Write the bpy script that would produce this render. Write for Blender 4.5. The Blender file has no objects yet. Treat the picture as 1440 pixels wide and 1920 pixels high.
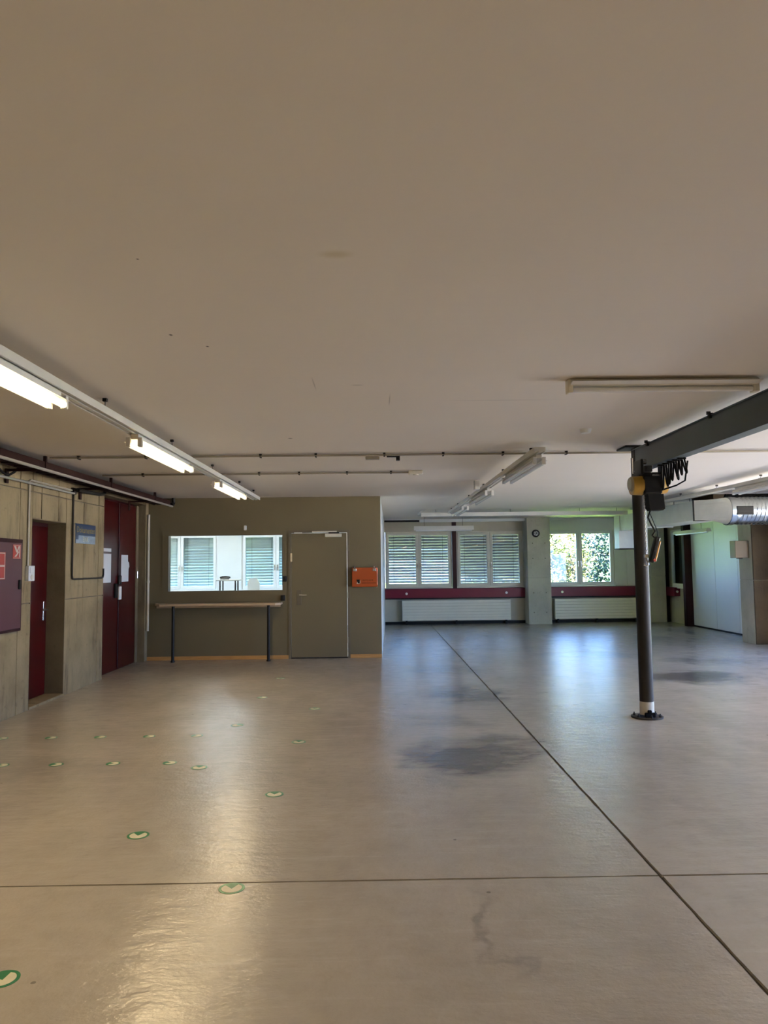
import bpy, bmesh, math, random
from mathutils import Vector, Matrix
random.seed(7)
C = bpy.context.scene.collection
sc = bpy.context.scene
PI = math.pi

# ------------------------------------------------------------------ camera
cd = bpy.data.cameras.new('camera'); cam = bpy.data.objects.new('camera', cd); C.objects.link(cam)
R = ((0.99987047, 0.01099858, -0.01175030), (-0.01091920, -0.07279468, -0.99728717), (-0.01182410, 0.99728630, -0.07266516))
M4 = Matrix([list(R[0]) + [0], list(R[1]) + [0], list(R[2]) + [1.55], [0, 0, 0, 1]])
cam.matrix_world = M4
cd.sensor_fit = 'VERTICAL'; cd.sensor_height = 36; cd.sensor_width = 27; cd.lens = 1370 / 1920 * 36
cd.clip_start = 0.05; cd.clip_end = 300
sc.camera = cam
# ------------------------------------------------------------------ world, sun, exposure
w = bpy.data.worlds.new('sky'); sc.world = w; w.use_nodes = True
nt = w.node_tree; nt.nodes.clear()
tc = nt.nodes.new('ShaderNodeTexCoord'); sx = nt.nodes.new('ShaderNodeSeparateXYZ')
rmp = nt.nodes.new('ShaderNodeValToRGB'); bg = nt.nodes.new('ShaderNodeBackground'); wo = nt.nodes.new('ShaderNodeOutputWorld')
nt.links.new(tc.outputs['Generated'], sx.inputs[0]); nt.links.new(sx.outputs['Z'], rmp.inputs[0])
nt.links.new(rmp.outputs[0], bg.inputs[0]); nt.links.new(bg.outputs[0], wo.inputs[0])
rmp.color_ramp.elements[0].position = 0.0; rmp.color_ramp.elements[0].color = (0.44, 0.66, 1.0, 1)
rmp.color_ramp.elements[1].position = 0.55; rmp.color_ramp.elements[1].color = (0.20, 0.40, 0.95, 1)
e = rmp.color_ramp.elements.new(0.12); e.color = (0.27, 0.50, 1.0, 1)
SKY = 8.8
bg.inputs[1].default_value = SKY
sd = bpy.data.lights.new('sun', 'SUN'); sun = bpy.data.objects.new('sun', sd); C.objects.link(sun)
sd.energy = 125.0; sd.angle = 0.02; sd.color = (1, 0.93, 0.8)
sun.rotation_euler = Vector((0.22, 0.50, -1.0)).to_track_quat('-Z', 'Y').to_euler()
LAMP = (1.0, 0.83, 0.50); LAMP_E = 1.25; LAMP_W = 16.5; LAMP_L = (1.0, 0.76, 0.43)
def area(name, loc, direction, sx_, sy_, energy, col=(1, 1, 1), portal=False):
    d = bpy.data.lights.new(name, 'AREA'); d.shape = 'RECTANGLE'; d.size = sx_; d.size_y = sy_; d.energy = energy; d.color = col
    o = bpy.data.objects.new(name, d); C.objects.link(o); o.location = loc
    o.rotation_euler = Vector(direction).to_track_quat('-Z', 'Y').to_euler()
    if portal: d.cycles.is_portal = True
    return o
# sampling portals in seen and added wall openings (they emit nothing of their own)
area('window_portal', (5.37, 19.75, 1.67), (0, -1, 0), 1.9, 1.5, 1, portal=True)
area('window_portal', (7.93, 10.9, 1.45), (-1, 0, 0), 2.6, 2.3, 1, portal=True)
area('gate_portal', (7.93, 6.4, 1.3), (-1, 0, 0), 5.6, 2.6, 1, portal=True)
area('office_window_portal', (-6.9, 15.7, 1.675), (1, 0, 0), 3.4, 1.5, 1, portal=True)
sc.view_settings.view_transform = 'Standard'; sc.view_settings.look = 'None'
sc.view_settings.exposure = 0.90; sc.view_settings.gamma = 1.0; sc.view_settings.use_curve_mapping = False
sc.cycles.use_denoising = True
sc.cycles.max_bounces = 10; sc.cycles.diffuse_bounces = 6; sc.cycles.glossy_bounces = 4
sc.cycles.transmission_bounces = 6; sc.cycles.transparent_max_bounces = 12
sc.cycles.sample_clamp_indirect = 6; sc.cycles.caustics_reflective = False; sc.cycles.caustics_refractive = False

# ------------------------------------------------------------------ materials
def mat(name, col, rough=0.6, metal=0.0, var=0.0, vscale=3.0, stretch=(1, 1, 1), bump=0.0, bscale=20.0, emit=None, estr=0, spec=0.5, col2=None, coat=0):
    m = bpy.data.materials.new(name); m.use_nodes = True; n = m.node_tree; b = n.nodes['Principled BSDF']
    b.inputs['Base Color'].default_value = (*col, 1); b.inputs['Roughness'].default_value = rough
    b.inputs['Metallic'].default_value = metal; b.inputs['Specular IOR Level'].default_value = spec
    b.inputs['Coat Weight'].default_value = coat
    t = n.nodes.new('ShaderNodeTexCoord'); mp = n.nodes.new('ShaderNodeMapping'); mp.inputs['Scale'].default_value = stretch
    n.links.new(t.outputs['Object'], mp.inputs[0])
    ns = n.nodes.new('ShaderNodeTexNoise'); ns.inputs['Scale'].default_value = vscale; ns.inputs['Detail'].default_value = 6
    ns.inputs['Roughness'].default_value = 0.6
    n.links.new(mp.outputs[0], ns.inputs['Vector'])
    v = var if var else 0.04
    r = n.nodes.new('ShaderNodeValToRGB'); r.color_ramp.elements[0].position = 0.3; r.color_ramp.elements[1].position = 0.7
    c2 = col2 if col2 else tuple(c * (1 - v) for c in col); c1 = tuple(min(1, c * (1 + v)) for c in col)
    r.color_ramp.elements[0].color = (*c2, 1); r.color_ramp.elements[1].color = (*c1, 1)
    n.links.new(ns.outputs['Fac'], r.inputs[0]); n.links.new(r.outputs[0], b.inputs['Base Color'])
    if bump:
        nb = n.nodes.new('ShaderNodeTexNoise'); nb.inputs['Scale'].default_value = bscale; nb.inputs['Detail'].default_value = 4
        n.links.new(mp.outputs[0], nb.inputs['Vector'])
        bp = n.nodes.new('ShaderNodeBump'); bp.inputs['Strength'].default_value = bump; bp.inputs['Distance'].default_value = 0.02
        n.links.new(nb.outputs['Fac'], bp.inputs['Height']); n.links.new(bp.outputs[0], b.inputs['Normal'])
    if emit:
        b.inputs['Emission Color'].default_value = (*emit, 1); b.inputs['Emission Strength'].default_value = estr
    return m
def glassmat(name, tint=(0.92, 0.96, 0.95), refl=0.5):
    m = bpy.data.materials.new(name); m.use_nodes = True; n = m.node_tree; n.nodes.clear()
    o = n.nodes.new('ShaderNodeOutputMaterial'); mx = n.nodes.new('ShaderNodeMixShader'); tr = n.nodes.new('ShaderNodeBsdfTransparent')
    gl = n.nodes.new('ShaderNodeBsdfGlossy'); fr = n.nodes.new('ShaderNodeFresnel'); fr.inputs[0].default_value = 1.45
    tr.inputs[0].default_value = (*tint, 1); gl.inputs['Roughness'].default_value = 0.02
    n.links.new(fr.outputs[0], mx.inputs[0]); n.links.new(tr.outputs[0], mx.inputs[1]); n.links.new(gl.outputs[0], mx.inputs[2])
    n.links.new(mx.outputs[0], o.inputs[0]); return m

def blobs(n, tcoord, spots, noise_vec=None):
    """sum of soft ellipses (x, y, rx, ry, strength) in the surface's own x/y metres"""
    acc = None
    for (x, y, rx, ry, s) in spots:
        mp = n.nodes.new('ShaderNodeMapping'); mp.vector_type = 'POINT'
        mp.inputs['Location'].default_value = (-x / rx, -y / ry, 0); mp.inputs['Scale'].default_value = (1 / rx, 1 / ry, 0)
        n.links.new(tcoord, mp.inputs[0])
        ln = n.nodes.new('ShaderNodeVectorMath'); ln.operation = 'LENGTH'; n.links.new(mp.outputs[0], ln.inputs[0])
        mr = n.nodes.new('ShaderNodeMapRange'); mr.interpolation_type = 'SMOOTHSTEP'
        mr.inputs[1].default_value = 1.0; mr.inputs[2].default_value = 0.15; mr.inputs[3].default_value = 0; mr.inputs[4].default_value = s
        n.links.new(ln.outputs['Value'], mr.inputs[0])
        if acc is None: acc = mr.outputs[0]
        else:
            a = n.nodes.new('ShaderNodeMath'); a.operation = 'ADD'; n.links.new(acc, a.inputs[0]); n.links.new(mr.outputs[0], a.inputs[1]); acc = a.outputs[0]
    return acc
def mix(n, fac, a, b_col, mode='MIX'):
    m = n.nodes.new('ShaderNodeMix'); m.data_type = 'RGBA'; m.blend_type = mode
    n.links.new(fac, m.inputs[0]); n.links.new(a, m.inputs[6]); m.inputs[7].default_value = (*b_col, 1); return m.outputs[2]
def ramp(n, src, p0, p1, v0=0.0, v1=1.0):
    r = n.nodes.new('ShaderNodeMapRange'); r.interpolation_type = 'SMOOTHSTEP'
    r.inputs[1].default_value = p0; r.inputs[2].default_value = p1; r.inputs[3].default_value = v0; r.inputs[4].default_value = v1
    n.links.new(src, r.inputs[0]); return r.outputs[0]
def noise(n, vec, scale, detail=5, rough=0.55, stretch=None):
    if stretch:
        mp = n.nodes.new('ShaderNodeMapping'); mp.inputs['Scale'].default_value = stretch; n.links.new(vec, mp.inputs[0]); vec = mp.outputs[0]
    x = n.nodes.new('ShaderNodeTexNoise'); x.inputs['Scale'].default_value = scale; x.inputs['Detail'].default_value = detail
    x.inputs['Roughness'].default_value = rough; n.links.new(vec, x.inputs['Vector']); return x.outputs['Fac']

def floor_mat():
    m = bpy.data.materials.new('coated_concrete_floor'); m.use_nodes = True; n = m.node_tree; b = n.nodes['Principled BSDF']
    t = n.nodes.new('ShaderNodeTexCoord').outputs['Object']
    # distorted coordinates for the stains
    nz = n.nodes.new('ShaderNodeTexNoise'); nz.inputs['Scale'].default_value = 2.2; nz.inputs['Detail'].default_value = 5; n.links.new(t, nz.inputs['Vector'])
    sb = n.nodes.new('ShaderNodeVectorMath'); sb.operation = 'MULTIPLY_ADD'; n.links.new(nz.outputs['Color'], sb.inputs[0])
    sb.inputs[1].default_value = (0.9, 0.9, 0); n.links.new(t, sb.inputs[2])
    off = n.nodes.new('ShaderNodeVectorMath'); off.operation = 'SUBTRACT'; n.links.new(sb.outputs[0], off.inputs[0]); off.inputs[1].default_value = (0.45, 0.45, 0)
    tv = off.outputs[0]
    base = n.nodes.new('ShaderNodeRGB'); base.outputs[0].default_value = (0.345, 0.31, 0.262, 1); c = base.outputs[0]
    c = mix(n, ramp(n, noise(n, t, 0.8, 6, 0.6), 0.3, 0.75, 0, 0.7), c, (0.43, 0.38, 0.31))
    c = mix(n, ramp(n, noise(n, t, 1.7, 8, 0.65, (1.0, 0.55, 1)), 0.4, 0.8, 0, 0.8), c, (0.29, 0.255, 0.205))
    c = mix(n, ramp(n, noise(n, t, 7, 8, 0.7), 0.42, 0.75, 0, 0.4), c, (0.28, 0.245, 0.2))
    c = mix(n, ramp(n, noise(n, t, 3.5, 8, 0.75, (0.35, 3.0, 1)), 0.5, 0.75, 0, 0.35), c, (0.50, 0.46, 0.40))
    # dark scuffed patches where machines stood
    sp = [(0.69, 6.0, 0.65, 0.85, 1.0), (1.15, 6.4, 0.4, 0.5, 0.55), (1.1, 8.9, 0.7, 0.9, 0.75), (0.7, 7.4, 0.6, 0.5, 0.35), (4.3, 9.9, 0.9, 0.8, 1.2),
          (5.2, 11.5, 0.9, 0.8, 0.5), (1.0, 11.0, 0.8, 0.7, 0.35), (3.6, 12.5, 1.2, 0.6, 0.4), (0.42, 3.2, 0.05, 0.5, 0.3), (-2.6, 5.9, 0.8, 0.6, 0.2), (6.3, 8.8, 1.0, 0.7, 0.5)]
    st = blobs(n, tv, [(a_, b_, c_, d_, e_ * 1.5) for (a_, b_, c_, d_, e_) in sp])
    k = n.nodes.new('ShaderNodeMath'); k.operation = 'MULTIPLY'; n.links.new(st, k.inputs[0])
    n.links.new(ramp(n, noise(n, t, 5, 8, 0.7, (0.8, 1.6, 1)), 0.25, 0.7, 0.35, 1.0), k.inputs[1])
    c = mix(n, k.outputs[0], c, (0.085, 0.076, 0.076))
    # fine dark specks
    vo = n.nodes.new('ShaderNodeTexVoronoi'); vo.inputs['Scale'].default_value = 2.6; n.links.new(t, vo.inputs['Vector'])
    spk = n.nodes.new('ShaderNodeMath'); spk.operation = 'LESS_THAN'; n.links.new(vo.outputs['Distance'], spk.inputs[0]); spk.inputs[1].default_value = 0.028
    c = mix(n, ramp(n, spk.outputs[0], 0, 1, 0, 0.6), c, (0.09, 0.075, 0.06))
    # thin crack-like scratches
    w = n.nodes.new('ShaderNodeTexVoronoi'); w.feature = 'DISTANCE_TO_EDGE'; w.inputs['Scale'].default_value = 0.75; n.links.new(tv, w.inputs['Vector'])
    ck = ramp(n, w.outputs['Distance'], 0.006, 0.0, 0, 1)
    k2 = n.nodes.new('ShaderNodeMath'); k2.operation = 'MULTIPLY'; n.links.new(ck, k2.inputs[0]); n.links.new(ramp(n, noise(n, t, 1.3, 3), 0.55, 0.7, 0, 0.10), k2.inputs[1])
    c = mix(n, k2.outputs[0], c, (0.2, 0.17, 0.13))
    n.links.new(c, b.inputs['Base Color'])
    rg = ramp(n, noise(n, t, 3.0, 7, 0.7), 0.3, 0.75, 0.20, 0.262); n.links.new(rg, b.inputs['Roughness'])
    b.inputs['Specular IOR Level'].default_value = 0.75
    h1 = noise(n, t, 9, 6, 0.6, (0.7, 1.5, 1)); h2 = noise(n, t, 55, 3, 0.5)
    ad = n.nodes.new('ShaderNodeMath'); ad.operation = 'MULTIPLY_ADD'; n.links.new(h2, ad.inputs[0]); ad.inputs[1].default_value = 0.18; n.links.new(h1, ad.inputs[2])
    bp = n.nodes.new('ShaderNodeBump'); bp.inputs['Strength'].default_value = 0.40; bp.inputs['Distance'].default_value = 0.014
    n.links.new(ad.outputs[0], bp.inputs['Height']); n.links.new(bp.outputs[0], b.inputs['Normal'])
    return m
def ceiling_mat():
    m = bpy.data.materials.new('painted_ceiling'); m.use_nodes = True; n = m.node_tree; b = n.nodes['Principled BSDF']
    t = n.nodes.new('ShaderNodeTexCoord').outputs['Object']
    base = n.nodes.new('ShaderNodeRGB'); base.outputs[0].default_value = (0.78, 0.72, 0.63, 1); c = base.outputs[0]
    c = mix(n, ramp(n, noise(n, t, 0.6, 4), 0.4, 0.7, 0, 0.4), c, (0.73, 0.67, 0.58))
    c = mix(n, blobs(n, t, [(-0.14, 2.7, 0.09, 0.05, 0.55)]), c, (0.55, 0.46, 0.28))
    c = mix(n, blobs(n, t, [(-0.90, 2.73, 0.008, 0.008, 1), (-1.03, 3.65, 0.013, 0.02, 1), (-0.89, 3.85, 0.012, 0.016, 1), (-0.11, 4.72, 0.06, 0.02, 0.35),
                           (-0.78, 6.7, 0.03, 0.03, 0.8), (0.11, 5.16, 0.007, 0.25, 0.4), (-0.39, 4.68, 0.007, 0.22, 0.35), (0.95, 5.2, 0.55, 0.008, 0.5)]), c, (0.12, 0.10, 0.08))
    n.links.new(c, b.inputs['Base Color']); b.inputs['Roughness'].default_value = 0.75
    wv = noise(n, t, 2.0, 3, 0.5, (0.4, 3.0, 1)); h = noise(n, t, 90, 3)
    ad = n.nodes.new('ShaderNodeMath'); ad.operation = 'MULTIPLY_ADD'; n.links.new(h, ad.inputs[0]); ad.inputs[1].default_value = 0.06; n.links.new(wv, ad.inputs[2])
    bp = n.nodes.new('ShaderNodeBump'); bp.inputs['Strength'].default_value = 0.25; bp.inputs['Distance'].default_value = 0.02
    n.links.new(ad.outputs[0], bp.inputs['Height']); n.links.new(bp.outputs[0], b.inputs['Normal'])
    return m
def board_concrete(name, c0, c1, c2, wet=0.6):
    """board-marked concrete: vertical grain, blotches, dark runs"""
    m = bpy.data.materials.new(name); m.use_nodes = True; n = m.node_tree; b = n.nodes['Principled BSDF']
    t = n.nodes.new('ShaderNodeTexCoord').outputs['Object']
    base = n.nodes.new('ShaderNodeRGB'); base.outputs[0].default_value = (*c0, 1); c = base.outputs[0]
    c = mix(n, ramp(n, noise(n, t, 1.6, 6, 0.6), 0.35, 0.7), c, c1)
    c = mix(n, ramp(n, noise(n, t, 4.0, 7, 0.7, (1, 1.6, 0.25)), 0.5, 0.78, 0, wet), c, c2)
    c = mix(n, ramp(n, noise(n, t, 14, 5, 0.7), 0.58, 0.7, 0, 0.35), c, c2)
    n.links.new(c, b.inputs['Base Color']); b.inputs['Roughness'].default_value = 0.85; b.inputs['Specular IOR Level'].default_value = 0.3
    h = noise(n, t, 16, 6, 0.65, (1, 1, 0.12)); h2 = noise(n, t, 30, 4)
    ad = n.nodes.new('ShaderNodeMath'); ad.operation = 'MULTIPLY_ADD'; n.links.new(h2, ad.inputs[0]); ad.inputs[1].default_value = 0.5; n.links.new(h, ad.inputs[2])
    bp = n.nodes.new('ShaderNodeBump'); bp.inputs['Strength'].default_value = 0.5; bp.inputs['Distance'].default_value = 0.01
    n.links.new(ad.outputs[0], bp.inputs['Height']); n.links.new(bp.outputs[0], b.inputs['Normal'])
    return m

M = {}
M['floor'] = floor_mat(); M['ceiling'] = ceiling_mat()
M['board'] = board_concrete('board_marked_concrete', (0.225, 0.18, 0.105), (0.155, 0.122, 0.068), (0.04, 0.030, 0.017), 0.95)
M['core'] = mat('dark_joint_concrete', (0.10, 0.085, 0.06), 0.9, var=0.2)
M['jamb'] = board_concrete('jamb_concrete', (0.15, 0.12, 0.07), (0.11, 0.085, 0.05), (0.07, 0.055, 0.033))
M['pillar'] = board_concrete('grey_pillar_concrete', (0.52, 0.50, 0.41), (0.43, 0.415, 0.33), (0.23, 0.225, 0.18), 0.35)
M['brownc'] = board_concrete('brown_concrete', (0.075, 0.055, 0.032), (0.052, 0.038, 0.022), (0.03, 0.022, 0.013))
M['joint'] = mat('joint_filler', (0.07, 0.055, 0.04), 0.8, var=0.3, vscale=12)
M['olive'] = mat('olive_grey_paint', (0.113, 0.094, 0.050), 0.6, var=0.05, vscale=1.2, bump=0.05, bscale=60)
M['olive_door'] = mat('olive_door_paint', (0.120, 0.100, 0.055), 0.5, var=0.03, vscale=1.0)
M['olive_dark'] = mat('olive_frame_paint', (0.10, 0.085, 0.055), 0.5, var=0.04)
M['wood'] = mat('orange_wood', (0.42, 0.22, 0.07), 0.5, var=0.2, vscale=5, stretch=(1, 12, 12))
M['shelfwood'] = mat('shelf_wood', (0.40, 0.29, 0.18), 0.5, var=0.15, vscale=5, stretch=(1, 10, 10))
M['black'] = mat('black_paint', (0.010, 0.009, 0.008), 0.5, var=0.1, spec=0.2)
M['blackrub'] = mat('black_rubber', (0.008, 0.0075, 0.007), 0.8, var=0.1, spec=0.12)
M['steel'] = mat('dark_steel_paint', (0.019, 0.0165, 0.014), 0.6, var=0.2, vscale=4, stretch=(1, 1, 0.3), spec=0.22)
M['beamgrey'] = mat('grey_beam_paint', (0.066, 0.083, 0.098), 0.5, var=0.08, vscale=2, spec=0.3)
M['darkred'] = mat('dark_red_paint', (0.032, 0.0012, 0.002), 0.3, var=0.1, vscale=2, spec=0.28)
M['burgundy'] = mat('burgundy_cladding', (0.13, 0.006, 0.022), 0.4, var=0.06, spec=0.3)
M['cabinet'] = mat('plum_cabinet_paint', (0.066, 0.026, 0.034), 0.42, var=0.05, vscale=2, spec=0.35)
M['redsteel'] = mat('maroon_post_paint', (0.022, 0.005, 0.006), 0.5, var=0.1, spec=0.2)
M['redtray'] = mat('oxide_red_tray', (0.020, 0.007, 0.006), 0.7, var=0.25, vscale=6, spec=0.15)
M['signred'] = mat('sign_red', (0.30, 0.03, 0.02), 0.4, var=0.05)
M['signwhite'] = mat('sign_white', (0.50, 0.44, 0.38), 0.5, var=0.03)
M['white'] = mat('white_paint', (0.84, 0.84, 0.80), 0.5, var=0.04, vscale=1.5)
M['whitewall'] = mat('white_wall_paint', (0.76, 0.78, 0.76), 0.7, var=0.03, vscale=1.5, bump=0.04, bscale=50)
M['pvc'] = mat('cream_window_frame', (0.72, 0.67, 0.54), 0.4, var=0.03)
M['pvcw'] = mat('white_window_frame', (0.86, 0.87, 0.86), 0.4, var=0.02)
M['sillwall'] = mat('grey_beige_wall', (0.52, 0.48, 0.37), 0.7, var=0.1, vscale=2, bump=0.05)
M['radiator'] = mat('cream_radiator', (0.82, 0.77, 0.62), 0.35, var=0.04)
M['tray'] = mat('white_tray', (0.62, 0.60, 0.54), 0.4, var=0.05)
M['housing'] = mat('white_lamp_housing', (0.74, 0.71, 0.64), 0.4, var=0.04)
M['tubeoff'] = mat('unlit_tube', (0.80, 0.79, 0.76), 0.2, var=0.02)
M['tubeon'] = mat('lit_tube', (0.9, 0.85, 0.7), 0.3, emit=LAMP, estr=LAMP_E)
M['galv'] = mat('galvanised_sheet', (0.36, 0.38, 0.38), 0.22, 1.0, var=0.1, vscale=7)
M['ductpaint'] = mat('pale_duct_sheet', (0.78, 0.80, 0.73), 0.42, 0.1, var=0.07, vscale=4)
M['conduit'] = mat('grey_conduit', (0.40, 0.38, 0.34), 0.4, 0.3, var=0.06)
M['conduitw'] = mat('pale_conduit', (0.58, 0.53, 0.42), 0.5, var=0.05)
M['brownpipe'] = mat('drab_conduit', (0.30, 0.265, 0.20), 0.5, var=0.06)
M['chrome'] = mat('brushed_metal', (0.62, 0.60, 0.56), 0.25, 0.9, var=0.04)
M['yellow'] = mat('hoist_yellow', (0.30, 0.165, 0.012), 0.4, var=0.08)
M['orange'] = mat('orange_enamel', (0.30, 0.050, 0.006), 0.42, var=0.05)
M['orangeyel'] = mat('pendant_orange', (0.75, 0.35, 0.03), 0.4, var=0.05)
M['collar'] = mat('cream_collar', (0.52, 0.49, 0.40), 0.6, var=0.1, vscale=8)
M['paper'] = mat('white_paper', (0.78, 0.76, 0.72), 0.7, var=0.02)
M['switch'] = mat('white_plastic', (0.78, 0.77, 0.72), 0.35, var=0.02)
M['brownbox'] = mat('tan_box_enamel', (0.14, 0.095, 0.045), 0.5, var=0.05)
M['blue'] = mat('sign_blue', (0.006, 0.025, 0.075), 0.35, var=0.08)
M['signgrey'] = mat('sign_pale_blue', (0.20, 0.25, 0.31), 0.4, var=0.25, vscale=14)
M['yellowtext'] = mat('sign_yellow', (0.30, 0.22, 0.05), 0.5, var=0.05)
M['green'] = mat('sticker_green', (0.02, 0.17, 0.065), 0.35, var=0.15, vscale=20)
M['stickerw'] = mat('sticker_cream', (0.60, 0.56, 0.40), 0.4, var=0.08, vscale=20)
M['slat'] = mat('blind_slat_aluminium', (0.34, 0.30, 0.305), 0.4, 0.0, var=0.05, vscale=2)
M['slatpale'] = mat('pale_blind_slat', (0.78, 0.80, 0.80), 0.5, var=0.03)  # lit copy of the slat colour: the office brightness is put into the paint
M['panelwall'] = mat('white_partition_panel', (0.84, 0.86, 0.86), 0.45, var=0.03, vscale=1.0)
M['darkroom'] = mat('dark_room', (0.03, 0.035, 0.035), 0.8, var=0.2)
M['facade'] = mat('outside_render', (0.5, 0.48, 0.42), 0.9, var=0.06)
M['grass'] = mat('grass', (0.22, 0.36, 0.09), 0.9, var=0.2, vscale=3, col2=(0.18, 0.32, 0.06))
M['officetube'] = mat('cool_lit_tube', (0.8, 0.85, 0.9), 0.3, emit=(0.80, 0.88, 1.0), estr=14)  # glow of the lamps added to brighten the office
M['paving'] = mat('light_paving', (0.44, 0.41, 0.37), 0.9, var=0.1)
M['leaf1'] = mat('leaf_yellow_green', (0.075, 0.085, 0.022), 0.6, var=0.35, vscale=1.2)
M['leaf2'] = mat('leaf_blue_green', (0.030, 0.056, 0.038), 0.6, var=0.35, vscale=1.2)
M['leaf3'] = mat('leaf_autumn', (0.105, 0.08, 0.022), 0.6, var=0.3, vscale=1.2)
M['bark'] = mat('bark', (0.10, 0.075, 0.05), 0.9, var=0.3, vscale=6)
M['glass'] = glassmat('window_glass')
for k in ('leaf1', 'leaf2', 'leaf3'):
    pass

# ------------------------------------------------------------------ mesh helpers
OFF = {}
class MB:
    def __init__(s): s.b = bmesh.new()
    def _add(s, r, T):
        for v in r: v.co = T @ v.co
    def box(s, x0, x1, y0, y1, z0, z1, bev=0.0, T=None):
        x0, x1 = sorted((x0, x1)); y0, y1 = sorted((y0, y1)); z0, z1 = sorted((z0, z1))
        r = bmesh.ops.create_cube(s.b, size=1)['verts']
        for v in r: v.co = Vector(((x0 + x1) / 2 + v.co.x * (x1 - x0), (y0 + y1) / 2 + v.co.y * (y1 - y0), (z0 + z1) / 2 + v.co.z * (z1 - z0)))
        if bev:
            es = list({e for v in r for e in v.link_edges})
            nr = bmesh.ops.bevel(s.b, geom=es, offset=bev, segments=1, affect='EDGES')
            r = list({v for f in nr['faces'] for v in f.verts} | {v for v in r if v.is_valid})
        if T: s._add(r, T)
        return s
    def cyl(s, p0, p1, r0, r1=None, seg=16, cap=True):
        p0 = Vector(p0); p1 = Vector(p1); d = p1 - p0
        r1 = r0 if r1 is None else r1
        r = bmesh.ops.create_cone(s.b, cap_ends=cap, segments=seg, radius1=r0, radius2=r1, depth=d.length)['verts']
        T = Matrix.Translation((p0 + p1) / 2) @ d.to_track_quat('Z', 'Y').to_matrix().to_4x4()
        s._add(r, T); return s
    def tube(s, pts, rad, seg=8):
        pts = [Vector(p) for p in pts]; rings = []; up = None
        for i, p in enumerate(pts):
            d = (pts[min(i + 1, len(pts) - 1)] - pts[max(i - 1, 0)]).normalized()
            if up is None: up = d.orthogonal().normalized()
            up = (up - d * up.dot(d)); up = up.normalized() if up.length > 1e-5 else d.orthogonal().normalized()
            sd_ = d.cross(up)
            rings.append([s.b.verts.new(p + (up * math.cos(a) + sd_ * math.sin(a)) * rad) for a in [2 * PI * k / seg for k in range(seg)]])
        for a, b_ in zip(rings, rings[1:]):
            for k in range(seg): s.b.faces.new((a[k], a[(k + 1) % seg], b_[(k + 1) % seg], b_[k]))
        s.b.faces.new(rings[0][::-1]); s.b.faces.new(rings[-1]); return s
    def prism(s, poly, a0, a1, axis='z'):
        """poly of 2-D points pushed along axis; for x: (y,z), for y: (x,z), for z: (x,y)"""
        f = {'x': lambda p, a: (a, p[0], p[1]), 'y': lambda p, a: (p[0], a, p[1]), 'z': lambda p, a: (p[0], p[1], a)}[axis]
        A = [s.b.verts.new(f(p, a0)) for p in poly]; B = [s.b.verts.new(f(p, a1)) for p in poly]; k = len(poly)
        s.b.faces.new(A[::-1]); s.b.faces.new(B)
        for i in range(k): s.b.faces.new((A[i], A[(i + 1) % k], B[(i + 1) % k], B[i]))
        return s
    def sph(s, c, r, sx_=1, sy_=1, sz_=1, seg=12):
        v = bmesh.ops.create_uvsphere(s.b, u_segments=seg, v_segments=max(6, seg // 2), radius=r)['verts']
        for q in v: q.co = Vector((c[0] + q.co.x * sx_, c[1] + q.co.y * sy_, c[2] + q.co.z * sz_))
        return s
    def build(s, name, m, parent=None, smooth=False, at=None, kind=None, label=None):
        bmesh.ops.recalc_face_normals(s.b, faces=s.b.faces)
        off = Vector((0, 0, 0))
        if parent is not None: off = OFF.get(parent.name, Vector((0, 0, 0)))
        elif at is not None: off = Vector(at)
        if off.length > 0: bmesh.ops.translate(s.b, verts=s.b.verts, vec=-off)
        me = bpy.data.meshes.new(name); s.b.to_mesh(me); s.b.free()
        me.materials.append(M[m] if isinstance(m, str) else m)
        if smooth:
            for p in me.polygons: p.use_smooth = True
            me.set_sharp_from_angle(angle=0.6)
        o = bpy.data.objects.new(name, me); C.objects.link(o)
        if parent is not None: o.parent = parent
        else: o.location = off
        OFF[o.name] = off
        if kind: o['kind'] = kind
        if label: o['label'] = label
        return o
def tag(o, label=None, cat=None, group=None, kind=None):
    if label: o['label'] = label
    if cat: o['category'] = cat
    if group: o['group'] = group
    if kind: o['kind'] = kind
    return o
def empty(name, loc, label=None, cat=None, group=None, kind=None):
    o = bpy.data.objects.new(name, None); C.objects.link(o); o.location = loc; OFF[o.name] = Vector(loc)
    return tag(o, label, cat, group, kind)
def copy_tree(o, loc=None, label=None, parent=None):
    c = o.copy(); C.objects.link(c); c.parent = parent
    if loc is not None: c.location = loc
    if label: c['label'] = label
    for ch in list(o.children): copy_tree(ch, parent=c)
    return c
def B(*a, **k): return MB().box(*a, **k)
def text(body, size, m, parent, loc, rot, name='lettering', ext=0.0006):
    cu = bpy.data.curves.new(name, 'FONT'); cu.body = body; cu.size = size; cu.extrude = ext; cu.align_x = 'CENTER'; cu.align_y = 'CENTER'
    cu.materials.append(M[m]); cu.resolution_u = 2
    o = bpy.data.objects.new(name, cu); C.objects.link(o)
    me = bpy.data.meshes.new_from_object(o); me.materials.clear(); me.materials.append(M[m]); bpy.data.objects.remove(o)
    o = bpy.data.objects.new(name, me); C.objects.link(o)
    off = OFF.get(parent.name, Vector((0, 0, 0))); o.parent = parent; o.location = Vector(loc) - off; o.rotation_euler = rot
    return o

CH = 2.73; LX = -3.86; PY = 12.45; BY = 19.3; RX = 7.65; HX = 7.66; Y0 = -7.0
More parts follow.
